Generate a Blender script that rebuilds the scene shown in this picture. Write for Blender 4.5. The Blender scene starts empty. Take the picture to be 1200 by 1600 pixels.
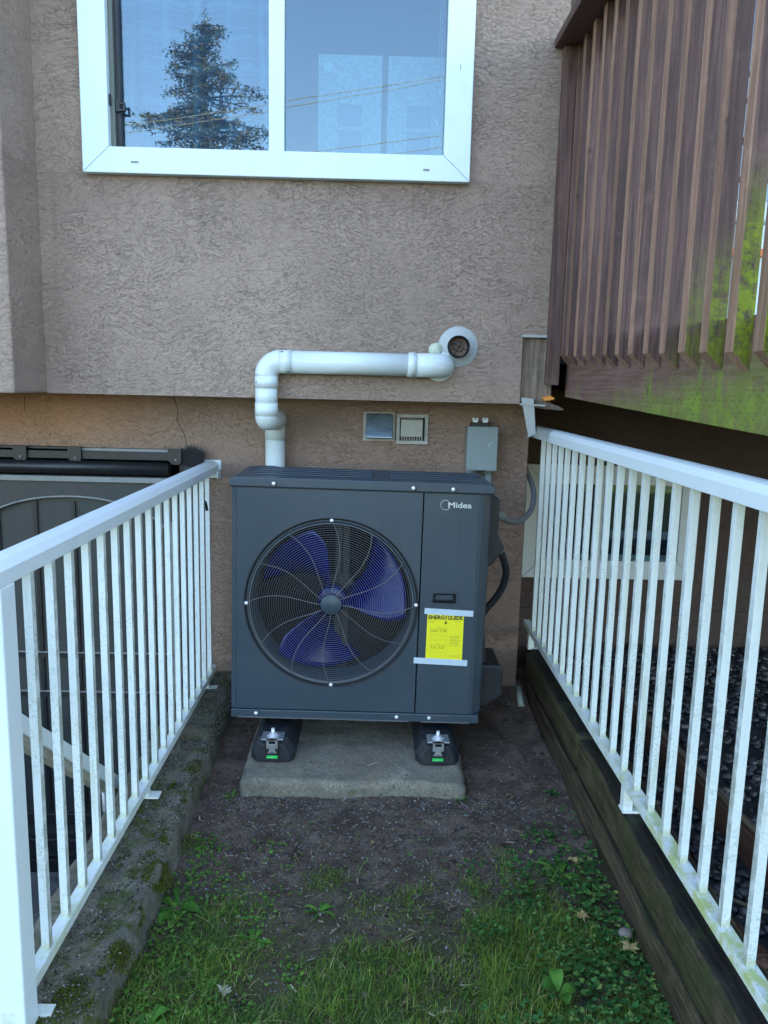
import bpy, bmesh, math, random
import numpy as np
from mathutils import Vector, Matrix, noise
from math import sin, cos, pi, radians as R

S = bpy.context.scene
COL = S.collection
random.seed(7)

# ------------------------------------------------------------------ camera
cam = bpy.data.cameras.new('camera')
cam.sensor_fit = 'VERTICAL'
cam.sensor_height = 24.0
cam.lens = 24.0 * 1202 / 1600
cam.clip_start = 0.05
cam.clip_end = 2000
camo = bpy.data.objects.new('camera', cam)
COL.objects.link(camo)
camo.matrix_world = (Matrix.Translation((0, 0, 1.48)) @ Matrix.Rotation(R(-0.75), 4, 'Z')
                     @ Matrix.Rotation(R(90 - 9.2), 4, 'X') @ Matrix.Rotation(R(1.35), 4, 'Z'))
S.camera = camo

# ------------------------------------------------------------------ light
SUN_EL, SUN_AZ = 38.0, 8.0           # the sun stands behind the house
w = bpy.data.worlds.new('World'); S.world = w; w.use_nodes = True
wn = w.node_tree
sky = wn.nodes.new('ShaderNodeTexSky'); sky.sky_type = 'NISHITA'; sky.sun_disc = False
sky.sun_elevation = R(SUN_EL); sky.sun_rotation = R(SUN_AZ)
sky.air_density = 1.0; sky.dust_density = 1.5; sky.ozone_density = 0.35
bg = wn.nodes['Background']; bg.inputs[1].default_value = 0.15
wn.links.new(sky.outputs[0], bg.inputs[0])
sl = bpy.data.lights.new('sun', 'SUN'); sl.energy = 4.0; sl.angle = R(0.5); sl.color = (1, .95, .87)
so = bpy.data.objects.new('sun', sl); COL.objects.link(so)
sd = Vector((sin(R(SUN_AZ)) * cos(R(SUN_EL)), cos(R(SUN_AZ)) * cos(R(SUN_EL)), sin(R(SUN_EL))))
so.rotation_euler = sd.to_track_quat('Z', 'Y').to_euler()
so.location = (0, 20, 20)
S.view_settings.view_transform = 'Standard'
S.view_settings.look = 'None'
S.view_settings.exposure = 2.85
S.view_settings.gamma = 1.0
S.render.engine = 'CYCLES'
S.cycles.use_denoising = True
S.cycles.max_bounces = 8
S.cycles.diffuse_bounces = 4
S.cycles.transparent_max_bounces = 16
S.cycles.caustics_reflective = False
S.cycles.caustics_refractive = False

# ------------------------------------------------------------------ materials
class NT:
    def __init__(s, name):
        s.m = bpy.data.materials.new(name); s.m.use_nodes = True
        s.t = s.m.node_tree; s.b = s.t.nodes['Principled BSDF']; s.out = s.t.nodes['Material Output']
    def n(s, typ, **kw):
        nd = s.t.nodes.new(typ)
        for k, v in kw.items():
            if k.startswith('i_'):
                nd.inputs[k[2:].replace('_', ' ')].default_value = v
            else: setattr(nd, k, v)
        return nd
    def l(s, a, b): s.t.links.new(a, b)
    def coord(s, world=False, scale=(1, 1, 1)):
        if world: o = s.n('ShaderNodeNewGeometry').outputs['Position']
        else: o = s.n('ShaderNodeTexCoord').outputs['Object']
        mp = s.n('ShaderNodeMapping'); mp.inputs['Scale'].default_value = scale
        s.l(o, mp.inputs[0])
        if not world:
            oi = s.n('ShaderNodeObjectInfo')
            mu = s.n('ShaderNodeMath', operation='MULTIPLY'); mu.inputs[1].default_value = 37.0
            s.l(oi.outputs['Random'], mu.inputs[0])
            cb = s.n('ShaderNodeCombineXYZ')
            for i in range(3): s.l(mu.outputs[0], cb.inputs[i])
            s.l(cb.outputs[0], mp.inputs['Location'])
        return mp.outputs[0]
    def noise(s, co, scale, detail=4, rough=.55, dist=0):
        nd = s.n('ShaderNodeTexNoise'); nd.inputs['Scale'].default_value = scale
        nd.inputs['Detail'].default_value = detail; nd.inputs['Roughness'].default_value = rough
        nd.inputs['Distortion'].default_value = dist
        s.l(co, nd.inputs['Vector']); return nd.outputs['Fac']
    def ramp(s, f, stops, interp='LINEAR'):
        r = s.n('ShaderNodeValToRGB'); cr = r.color_ramp; cr.interpolation = interp
        while len(cr.elements) < len(stops): cr.elements.new(.5)
        for e, (p, c) in zip(cr.elements, stops):
            e.position = p
            e.color = (c, c, c, 1) if not hasattr(c, '__len__') else (*c, 1)
        s.l(f, r.inputs[0]); return r.outputs[0]
    def mix(s, f, a, b, mode='MIX'):
        m = s.n('ShaderNodeMix', data_type='RGBA', blend_type=mode)
        for i, v in ((0, f), (6, a), (7, b)):
            if hasattr(v, 'is_output') or isinstance(v, bpy.types.NodeSocket): s.l(v, m.inputs[i])
            else: m.inputs[i].default_value = v if i == 0 else (*v, 1)
        return m.outputs[2]
    def math(s, op, a, b=None):
        m = s.n('ShaderNodeMath', operation=op)
        for i, v in enumerate((a, b)):
            if v is None: continue
            if isinstance(v, bpy.types.NodeSocket): s.l(v, m.inputs[i])
            else: m.inputs[i].default_value = v
        return m.outputs[0]
    def sep(s, co):
        n = s.n('ShaderNodeSeparateXYZ'); s.l(co, n.inputs[0]); return n.outputs
    def rng(s, v, a, b, c=0., d=1.):
        n = s.n('ShaderNodeMapRange', interpolation_type='SMOOTHSTEP'); s.l(v, n.inputs[0])
        for i, x in enumerate((a, b, c, d)): n.inputs[i + 1].default_value = x
        return n.outputs[0]
    def bump(s, h, st=.3, dist=.01, prev=None):
        n = s.n('ShaderNodeBump'); n.inputs['Strength'].default_value = st; n.inputs['Distance'].default_value = dist
        s.l(h, n.inputs['Height'])
        if prev: s.l(prev, n.inputs['Normal'])
        return n.outputs[0]
    def set(s, col=None, rough=None, nrm=None, metal=None, spec=None, **kw):
        for k, v in (('Base Color', col), ('Roughness', rough), ('Normal', nrm), ('Metallic', metal), ('Specular IOR Level', spec)):
            if v is None: continue
            if isinstance(v, bpy.types.NodeSocket): s.l(v, s.b.inputs[k])
            elif k == 'Base Color': s.b.inputs[k].default_value = (*v, 1)
            else: s.b.inputs[k].default_value = v
        return s.m

def plain(name, col, rough=.6, metal=0, var=.12, scale=25, bumpd=0, spec=.5, dirt=None, dirt_amt=.5):
    t = NT(name); co = t.coord()
    f = t.noise(co, scale, 5)
    c = t.mix(f, tuple(x * (1 - var) for x in col), tuple(min(1, x * (1 + var)) for x in col))
    if dirt:
        g = t.rng(t.noise(co, 9, 7, .7), .5, .72, 0, dirt_amt)
        c = t.mix(g, c, dirt)
    r = t.rng(f, .2, .8, rough * .85, min(1, rough * 1.15))
    nm = t.bump(t.noise(co, scale * 8, 3), .4, bumpd) if bumpd else None
    return t.set(c, r, nm, metal, spec)

def m_stucco(name, base, glow_damp=False):
    t = NT(name); co = t.coord(world=True)
    # trowelled skip texture: raised flat islands with sharp broken edges
    wn_ = t.n('ShaderNodeTexNoise'); wn_.inputs['Scale'].default_value = 3.1; wn_.inputs['Detail'].default_value = 2; t.l(co, wn_.inputs['Vector'])
    ws = t.n('ShaderNodeVectorMath', operation='MULTIPLY'); ws.inputs[1].default_value = (.13, .13, .13); t.l(wn_.outputs['Color'], ws.inputs[0])
    wa = t.n('ShaderNodeVectorMath', operation='ADD'); t.l(co, wa.inputs[0]); t.l(ws.outputs[0], wa.inputs[1])
    cs = t.n('ShaderNodeVectorMath', operation='MULTIPLY'); cs.inputs[1].default_value = (.8, 1.0, 1.7); t.l(wa.outputs[0], cs.inputs[0])
    n1 = t.noise(cs.outputs[0], 17, 8, .66, .3)
    n2 = t.noise(cs.outputs[0], 34, 6, .64, .5)
    m1 = t.rng(t.noise(co, 3.3, 4, .6), .36, .62, .42, 1.05)          # broken and smoothed areas
    m2 = t.rng(t.noise(co, 5.2, 4), .40, .62, .25, 1.05)
    h1 = t.math('ADD', t.rng(n1, .475, .50), t.math('ADD', t.rng(n1, .57, .59, 0, .8), t.rng(n1, .385, .405, 0, .8)))
    h2 = t.rng(n2, .53, .56)
    fine = t.noise(co, 420, 3)
    h = t.math('ADD', t.math('MULTIPLY', t.math('MULTIPLY', h1, m1), .5), t.math('MULTIPLY', t.math('MULTIPLY', h2, m2), .42))
    wv = t.n('ShaderNodeTexWave', wave_type='RINGS', rings_direction='SPHERICAL'); wv.inputs['Scale'].default_value = 24; wv.inputs['Distortion'].default_value = 6; wv.inputs['Detail'].default_value = 3; wv.inputs['Detail Scale'].default_value = 1.2
    t.l(wa.outputs[0], wv.inputs[0])
    pm = t.rng(t.noise(co, 2.6, 3), .50, .60)
    h = t.math('ADD', h, t.math('MULTIPLY', t.math('MULTIPLY', wv.outputs['Fac'], pm), .30))
    h = t.math('ADD', h, t.math('MULTIPLY', fine, .10))
    nm = t.bump(h, 1.0, .0046)
    big = t.noise(co, 1.7, 4)
    c = t.mix(t.rng(big, .3, .7), tuple(x * .9 for x in base), tuple(x * 1.1 for x in base))
    # ridge shadows painted dark along the broken edges
    edge = t.math('MULTIPLY', t.ramp(n1, [(.462, 0), (.482, 1), (.502, 0)]), m1)
    c = t.mix(t.math('MULTIPLY', edge, .17), c, tuple(x * .45 for x in base))
    sp = t.rng(t.noise(co, 120, 2, .5), .74, .78, 0, .55)
    c = t.mix(sp, c, tuple(min(1, x * 2.0) for x in base))
    X, Y, Z = t.sep(co)
    if glow_damp:
        # warm orange glow painted into the wall towards the basement door, damp base
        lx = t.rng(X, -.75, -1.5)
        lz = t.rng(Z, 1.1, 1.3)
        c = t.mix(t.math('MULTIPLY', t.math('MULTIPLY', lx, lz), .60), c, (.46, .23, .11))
        wet = t.rng(t.math('ADD', Z, t.math('MULTIPLY', t.noise(co, 7, 4), .3)), .42, .12)
        c = t.mix(t.math('MULTIPLY', wet, .45), c, (.06, .05, .045))
    else:
        # rain marks, and a ragged darker band below the window
        st = t.n('ShaderNodeMapping'); st.inputs['Scale'].default_value = (9, 1, .5); t.l(co, st.inputs[0])
        sk = t.rng(t.noise(st.outputs[0], 3, 4), .52, .75, 0, .22)
        c = t.mix(sk, c, tuple(x * .72 for x in base))
        sill = t.rng(t.math('ADD', Z, t.math('MULTIPLY', t.noise(st.outputs[0], 3, 5), .5)), 2.30, 2.62, 0, 1.)
        sill = t.math('MULTIPLY', sill, t.rng(Z, 2.30, 2.29))
        c = t.mix(t.math('MULTIPLY', sill, .30), c, tuple(x * .5 for x in base))
    return t.set(c, .92, nm, spec=.25)

def m_fence_paint():
    t = NT('white_fence_paint'); co = t.coord(); wp = t.coord(world=True)
    X, Y, Z = t.sep(wp)
    c0 = t.mix(t.noise(wp, 5, 3), (.62, .70, .69), (.72, .79, .78))
    spk = t.rng(t.noise(wp, 150, 6, .8), .46, .66)
    patch = t.rng(t.noise(wp, 7, 4, .6), .34, .60)
    low = t.rng(Z, 1.25, .45, .45, 1.)
    m = t.math('MULTIPLY', t.math('MULTIPLY', spk, patch), low)
    c = t.mix(t.math('MULTIPLY', m, .60), c0, (.24, .28, .18))
    blk = t.rng(t.noise(wp, 42, 6, .8), .66, .74)
    c = t.mix(t.math('MULTIPLY', t.math('MULTIPLY', blk, low), .7), c, (.05, .055, .045))
    vz = t.n('ShaderNodeMapping'); vz.inputs['Scale'].default_value = (30, 30, 2.5); t.l(wp, vz.inputs[0])
    drip = t.rng(t.noise(vz.outputs[0], 1.5, 3), .55, .7)
    c = t.mix(t.math('MULTIPLY', t.math('MULTIPLY', drip, low), .35), c, (.42, .44, .26))
    zr = t.math('SUBTRACT', Z, t.rng(X, -.1, .1, .162, .366))
    bs = t.rng(t.math('ADD', zr, t.math('MULTIPLY', t.noise(wp, 60, 4), .03)), .045, .012)
    c = t.mix(t.math('MULTIPLY', bs, .6), c, (.33, .34, .12))
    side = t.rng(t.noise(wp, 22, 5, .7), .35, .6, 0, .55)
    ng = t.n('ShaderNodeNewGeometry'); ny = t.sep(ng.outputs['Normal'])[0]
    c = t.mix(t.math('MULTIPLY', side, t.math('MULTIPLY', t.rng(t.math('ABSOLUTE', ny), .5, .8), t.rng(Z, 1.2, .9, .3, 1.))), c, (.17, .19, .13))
    return t.set(c, .42, t.bump(t.noise(wp, 180, 3), .25, .0006), spec=.45)

def m_fence_rail_low():
    t = NT('white_paint_with_algae'); wp = t.coord(world=True); X, Y, Z = t.sep(wp)
    c0 = t.mix(t.noise(wp, 5, 3), (.60, .66, .64), (.72, .78, .76))
    g = t.rng(t.noise(wp, 16, 6, .7), .42, .60)
    near = t.rng(Y, 3.0, 1.4, .25, .9)
    right = t.rng(X, 0, .7, .5, 1.)
    c = t.mix(t.math('MULTIPLY', t.math('MULTIPLY', g, near), right), c0, (.42, .50, .16))
    d = t.rng(t.noise(wp, 70, 5, .7), .58, .7, 0, .6)
    c = t.mix(d, c, (.30, .31, .24))
    return t.set(c, .5, t.bump(t.noise(wp, 150, 3), .25, .0006))

def m_wood(name, dark, light, grain_axis='Z', incise=False, mosscol=(.16, .22, .02), mask=None, bump=.0012):
    t = NT(name); co = t.coord(); wp = t.coord(world=True)
    sc = {'Z': (26, 26, 1.1), 'Y': (26, 1.1, 26), 'X': (1.1, 26, 26)}[grain_axis]
    mp = t.n('ShaderNodeMapping'); mp.inputs['Scale'].default_value = sc; t.l(co, mp.inputs[0])
    g = t.noise(mp.outputs[0], 3.2, 7, .65, .5)
    c = t.mix(t.rng(g, .3, .72), dark, light)
    oi_ = t.n('ShaderNodeObjectInfo').outputs['Random']
    c = t.mix(t.rng(oi_, 0, 1, 0, .45), c, tuple(x * .45 for x in dark))
    knot = t.n('ShaderNodeTexVoronoi'); knot.inputs['Scale'].default_value = 4.2; t.l(co, knot.inputs['Vector'])
    c = t.mix(t.rng(knot.outputs['Distance'], .07, .03, 0, .7), c, tuple(x * .3 for x in dark))
    wear = t.rng(t.noise(co, 7, 5, .7), .55, .75)
    c = t.mix(t.math('MULTIPLY', wear, .35), c, tuple(x * 1.5 for x in light))
    flake = t.rng(t.noise(co, 48, 6, .75), .70, .73)
    c = t.mix(t.math('MULTIPLY', flake, .75), c, (.42, .42, .38))
    if incise:
        X_, Y_, Z_ = t.sep(wp)
        row = t.math('FLOOR', t.math('MULTIPLY', Z_, 80)); sh = t.math('MULTIPLY', row, .37)
        a_ = t.math('FRACT', t.math('ADD', t.math('MULTIPLY', Y_, 29), sh)); b_ = t.math('FRACT', t.math('MULTIPLY', Z_, 80))
        dash = t.math('MULTIPLY', t.math('MULTIPLY', t.ramp(a_, [(0, 0), (.06, 1), (.30, 1), (.36, 0)]), t.ramp(b_, [(.3, 0), (.45, 1), (.6, 0)])), t.rng(t.noise(wp, 5, 3), .42, .52))
    if mask:
        mk = mask(t, wp)
        mc = t.mix(t.noise(wp, 22, 5), tuple(x * .35 for x in mosscol), tuple(x * 1.35 for x in mosscol))
        c = t.mix(mk, c, mc)
        nm = t.bump(t.math('MULTIPLY', t.noise(wp, 260, 3), mk), .8, .004, t.bump(g, .6, bump))
    else: nm = t.bump(g, .6, bump)
    if incise: c = t.mix(t.math('MULTIPLY', dash, .6), c, (.015, .012, .008))
    return t.set(c, t.rng(g, .3, .7, .55, .8), nm, spec=.3)

def mask_picket(t, wp):
    X, Y, Z = t.sep(wp)
    v = t.n('ShaderNodeMapping'); v.inputs['Scale'].default_value = (1, 5.5, .7); t.l(wp, v.inputs[0])
    n = t.noise(v.outputs[0], 1.3, 5, .65)
    oi = t.n('ShaderNodeObjectInfo').outputs['Random']
    zz = t.math('ADD', Z, t.math('MULTIPLY', t.math('SUBTRACT', n, .5), -.7))
    zz = t.math('ADD', zz, t.math('MULTIPLY', t.math('SUBTRACT', oi, .5), .30))
    zz = t.math('ADD', zz, t.math('MULTIPLY', Y, .60))
    lo = t.rng(zz, 2.90, 2.66)
    near = t.rng(Y, 2.3, 1.45)
    gv = t.n('ShaderNodeMapping'); gv.inputs['Scale'].default_value = (60, 60, 6); t.l(wp, gv.inputs[0])
    fine = t.math('MULTIPLY', t.rng(t.noise(wp, 34, 7, .8), .34, .56), t.rng(t.noise(gv.outputs[0], 1.2, 4, .6), .30, .55, .35, 1))
    return t.math('MULTIPLY', t.math('MULTIPLY', lo, near), fine)
def mask_fascia(t, wp):
    X, Y, Z = t.sep(wp)
    zb = t.math('SUBTRACT', Z, t.math('MULTIPLY', Y, .033))       # height above the sloping bottom edge
    n = t.noise(wp, 7, 8, .78)
    v = t.n('ShaderNodeMapping'); v.inputs['Scale'].default_value = (1, 10, .5); t.l(wp, v.inputs[0])
    dr = t.rng(t.noise(v.outputs[0], 1.6, 2), .58, .66)
    near = t.rng(Y, 3.2, 1.4, -.05, .12)
    lim = t.math('ADD', t.math('ADD', t.math('ADD', t.math('MULTIPLY', n, .17), t.math('MULTIPLY', dr, .07)), near), 1.285)
    d = t.math('SUBTRACT', lim, zb)
    soft = t.rng(d, -.05, .09, 0, 1.)
    br = t.rng(t.noise(wp, 26, 6, .8), .30, .62, .35, 1)
    return t.math('MULTIPLY', t.math('MULTIPLY', soft, br), .9)
def mask_timber(t, wp):
    n = t.rng(t.noise(wp, 6, 7, .75), .36, .62, 0, .85)
    Z = t.sep(wp)[2]
    return t.math('MULTIPLY', n, t.rng(Z, .06, .2, .3, 1))

def m_concrete(name, base, moss=0., dark=.5):
    t = NT(name); wp = t.coord(world=True)
    n = t.noise(wp, 9, 8, .7)
    c = t.mix(t.rng(n, .3, .7), tuple(x * dark for x in base), tuple(x * 1.2 for x in base))
    spk = t.rng(t.noise(wp, 160, 3, .6), .35, .7)
    c = t.mix(spk, tuple(x * .5 for x in base), c)
    if moss:
        m1 = t.rng(t.noise(wp, 11, 7, .75), .62 - .16 * moss, .72 - .12 * moss)
        mc = t.mix(t.noise(wp, 60, 4), (.015, .028, .004), (.10, .14, .015))
        c = t.mix(t.math('MULTIPLY', m1, .85), c, mc)
    h = t.math('ADD', t.noise(wp, 90, 6, .7), t.noise(wp, 22, 3))
    stn = t.rng(t.noise(wp, 4.5, 6, .75), .48, .66, 0, .6)
    c = t.mix(stn, c, (base[0] * .42, base[1] * .34, base[2] * .26))
    lt = t.rng(t.noise(wp, 6.3, 7, .8), .56, .68, 0, .45)
    c = t.mix(lt, c, tuple(x * 1.45 for x in base))
    pit = t.rng(t.noise(wp, 55, 6, .8), .60, .68)
    c = t.mix(t.math('MULTIPLY', pit, .55), c, tuple(x * .25 for x in base))
    h = t.math('SUBTRACT', h, t.math('MULTIPLY', pit, .6))
    return t.set(c, .93, t.bump(h, 1., .008), spec=.2)

def m_rand(name, stops, rough=.8, tex=60, spec=.3, sub=0):
    """colour differs from piece to piece of one joined mesh"""
    t = NT(name); g = t.n('ShaderNodeNewGeometry').outputs['Random Per Island']
    c = t.ramp(g, stops)
    wp = t.coord(world=True)
    c = t.mix(t.rng(t.noise(wp, tex, 4), .3, .7, 0, .45), c, (.02, .02, .02))
    return t.set(c, rough, spec=spec)

def m_leaf(name, stops, rough=.6, patch=None):
    t = NT(name); g = t.n('ShaderNodeNewGeometry').outputs['Random Per Island']
    c = t.ramp(g, stops); wp = t.coord(world=True)
    if patch: c = t.mix(t.rng(t.noise(wp, 6, 4), .45, .62, 0, .75), c, patch)
    t.set(c, rough, spec=.25)
    tr = t.n('ShaderNodeBsdfTranslucent'); t.l(c, tr.inputs[0])
    mx = t.n('ShaderNodeMixShader'); mx.inputs[0].default_value = .3
    t.l(t.b.outputs[0], mx.inputs[1]); t.l(tr.outputs[0], mx.inputs[2]); t.l(mx.outputs[0], t.out.inputs[0])
    return t.m

def m_glass(name, refl=.085, tint=(.62, .72, .76), wob=0.):
    t = NT(name)
    gl = t.n('ShaderNodeBsdfGlossy'); gl.inputs['Roughness'].default_value = .0
    gl.inputs['Color'].default_value = (.80, .95, 1, 1)
    tr = t.n('ShaderNodeBsdfTransparent'); tr.inputs[0].default_value = (*tint, 1)
    mx = t.n('ShaderNodeMixShader')
    lw = t.n('ShaderNodeLayerWeight'); lw.inputs[0].default_value = .25
    t.l(t.rng(lw.outputs['Facing'], 0, 1, refl, 1.), mx.inputs[0])
    if wob:
        b = t.bump(t.noise(t.coord(world=True), 3.5, 3), .3, wob); t.l(b, gl.inputs['Normal'])
    t.l(tr.outputs[0], mx.inputs[1]); t.l(gl.outputs[0], mx.inputs[2]); t.l(mx.outputs[0], t.out.inputs[0])
    return t.m

def m_ground():
    t = NT('garden_soil'); wp = t.coord(world=True); X, Y, Z = t.sep(wp)
    n = t.noise(wp, 8, 8, .72)
    c = t.mix(t.rng(n, .3, .7), (.070, .050, .038), (.200, .148, .115))
    grit = t.rng(t.noise(wp, 240, 3, .6), .62, .72, 0, .5)
    c = t.mix(grit, c, (.16, .14, .13))
    gy = t.rng(t.math('ADD', Y, t.math('MULTIPLY', t.noise(wp, 5, 5, .7), .9)), 2.75, 2.2)
    c = t.mix(t.math('MULTIPLY', gy, .7), c, t.mix(t.noise(wp, 25, 5), (.025, .034, .008), (.085, .095, .03)))
    return t.set(c, .95, t.bump(t.math('ADD', t.noise(wp, 120, 5, .7), n), .9, .006), spec=.15)

M = {}
M['stucco'] = m_stucco('upper_stucco', (.345, .260, .205))
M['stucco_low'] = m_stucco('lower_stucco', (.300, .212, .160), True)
M['fence'] = m_fence_paint(); M['fence_low'] = m_fence_rail_low()
M['rail'] = plain('white_handrail_paint', (.68, .77, .78), .33, var=.06, scale=9, dirt=(.5, .53, .5), dirt_amt=.25)
M['vinyl'] = plain('white_vinyl', (.66, .77, .77), .38, var=.04, scale=6, dirt=(.55, .6, .6), dirt_amt=.3)
M['pvc'] = plain('white_pvc', (.66, .74, .72), .32, var=.035, scale=8)
M['unit'] = plain('charcoal_enamel', (.036, .056, .074), .40, var=.10, scale=4, spec=.5, dirt=(.07, .085, .095), dirt_amt=.3, bumpd=.00008)
M['unit_dark'] = plain('black_plastic', (.012, .014, .018), .5, var=.2)
M['groove'] = plain('groove_black', (.006, .007, .009), .7)
M['void'] = plain('inner_black', (.004, .004, .005), .8)
M['wire'] = plain('coated_wire', (.11, .115, .12), .42, var=.1)
def m_blade():
    t = NT('glossy_navy_blade'); t.set((.0012, .006, .115), .24, spec=.5)
    return t.m
M['blade'] = m_blade()
M['steel'] = plain('galvanised_steel', (.52, .55, .56), .38, metal=.85, var=.15)
M['steel_dull'] = plain('dull_galvanised_sheet', (.40, .43, .43), .5, metal=.5, var=.2, dirt=(.2, .2, .18), dirt_amt=.6)
M['screw'] = plain('bright_screw', (.80, .82, .84), .3, metal=.4)
M['box_grey'] = plain('grey_green_enamel', (.22, .27, .27), .45, var=.07, dirt=(.3, .33, .33), dirt_amt=.3)
M['conduit'] = plain('grey_conduit', (.16, .18, .19), .4, var=.1)
M['rubber'] = plain('black_rubber', (.012, .015, .020), .62, var=.25, bumpd=.0008, dirt=(.05, .045, .04), dirt_amt=.35)
M['yellow'] = plain('yellow_paper', (.82, .76, .012), .6, var=.02)
M['ink'] = plain('black_ink', (.03, .02, .01), .6)
M['ink_soft'] = plain('faint_ink', (.42, .38, .02), .6)
M['tape'] = plain('frosted_tape', (.52, .62, .70), .3, var=.05)
M['logo'] = plain('chrome_letters', (.62, .66, .68), .3, metal=.35, var=.02)
M['green'] = plain('green_sticker', (.02, .55, .10), .5, var=.05)
M['pad'] = m_concrete('pad_concrete', (.42, .39, .30), moss=.35, dark=.34)
M['curb'] = m_concrete('mossy_concrete', (.27, .255, .20), moss=.9, dark=.26)
M['concrete'] = m_concrete('pale_concrete', (.24, .24, .23), moss=.1)
M['foundation'] = m_concrete('foundation_concrete', (.17, .165, .155))
M['picket_f'] = m_wood('stained_picket_front', (.070, .038, .032), (.195, .118, .098), mask=mask_picket, mosscol=(.26, .34, .008))
M['picket_s'] = m_wood('lit_picket_side', (.19, .105, .070), (.43, .265, .185), mask=lambda t, wp: t.math('MULTIPLY', mask_picket(t, wp), .12))  # light on the picket sides put into a paler copy of the wood
M['fascia'] = m_wood('stained_fascia', (.13, .072, .055), (.25, .155, .125), 'Y', True, mask=mask_fascia, mosscol=(.20, .30, .03), bump=.0006)
M['deckwood'] = m_wood('deck_boards', (.03, .022, .018), (.08, .06, .05), 'X')
M['trimwood'] = m_wood('bare_trim_board', (.12, .09, .065), (.32, .25, .19), 'Z')
M['timber'] = m_wood('old_wet_timber', (.018, .013, .009), (.135, .098, .060), 'Y', mask=mask_timber, mosscol=(.034, .044, .010), bump=.004)
M['timber_wet'] = m_wood('wet_timber_top', (.006, .006, .005), (.028, .024, .018), 'Y', mask=lambda t, wp: t.rng(t.noise(wp, 9, 5, .7), .5, .66, 0, .5), mosscol=(.03, .05, .012), bump=.003)
M['edging'] = m_wood('brown_edging_board', (.045, .025, .015), (.12, .06, .038), 'Y')
M['stick'] = m_wood('dry_stick', (.08, .06, .04), (.20, .16, .10), 'Y')
M['recess'] = m_stucco('shaded_brown_wall', (.085, .060, .050))  # darker copy of the stucco, shade under the deck put into its colour
M['door'] = plain('black_door_metal', (.014, .015, .016), .38, var=.2, scale=7, dirt=(.03, .03, .028), dirt_amt=.5)
M['door_panel'] = plain('dark_green_grey_panel', (.028, .033, .032), .5, var=.2, scale=5, dirt=(.045, .045, .04), dirt_amt=.5)
M['weather'] = plain('grey_weather_strip', (.21, .22, .21), .5, var=.2, scale=12, dirt=(.1, .1, .1), dirt_amt=.6)
M['glass'] = m_glass('window_glass', wob=.0003); M['glass_dark'] = m_glass('shaded_window_glass', .08, (.6, .7, .72))
M['soil'] = m_ground()
M['crumb'] = m_rand('soil_crumbs', [(0, (.022, .017, .014)), (.5, (.085, .066, .056)), (.86, (.17, .145, .125)), (.95, (.30, .28, .25)), (1, (.5, .48, .44))], .9)
M['stone'] = m_rand('river_stones', [(0, (.012, .014, .017)), (.5, (.035, .037, .042)), (.85, (.085, .085, .088)), (.93, (.12, .105, .085)), (1, (.20, .19, .17))], .5, 40, .5)
M['grass'] = m_leaf('lawn_grass', [(0, (.045, .085, .012)), (.35, (.11, .20, .020)), (.7, (.20, .32, .035)), (.85, (.30, .36, .06)), (.93, (.28, .26, .10)), (1, (.42, .36, .18))], patch=(.075, .14, .03))
M['weed'] = m_leaf('broad_leaves', [(0, (.04, .12, .018)), (.6, (.09, .24, .03)), (1, (.20, .34, .06))])
M['weed_dark'] = m_leaf('dark_leaves', [(0, (.02, .08, .022)), (.5, (.05, .17, .04)), (.85, (.13, .27, .06)), (1, (.28, .36, .09))])
M['dry_leaf'] = m_leaf('yellow_leaf', [(0, (.45, .26, .10)), (.5, (.42, .33, .12)), (1, (.55, .38, .25))])
M['brown_leaf'] = m_leaf('brown_leaf', [(0, (.10, .045, .03)), (1, (.14, .08, .06))])
M['moss'] = m_leaf('moss_tufts', [(0, (.03, .04, .004)), (.5, (.085, .11, .008)), (1, (.17, .20, .02))])
M['needle'] = m_leaf('conifer_foliage', [(0, (.016, .028, .006)), (.5, (.06, .065, .014)), (.8, (.16, .13, .03)), (1, (.32, .19, .05))])
M['bark'] = plain('bark', (.07, .05, .035), .9, var=.3)

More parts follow.
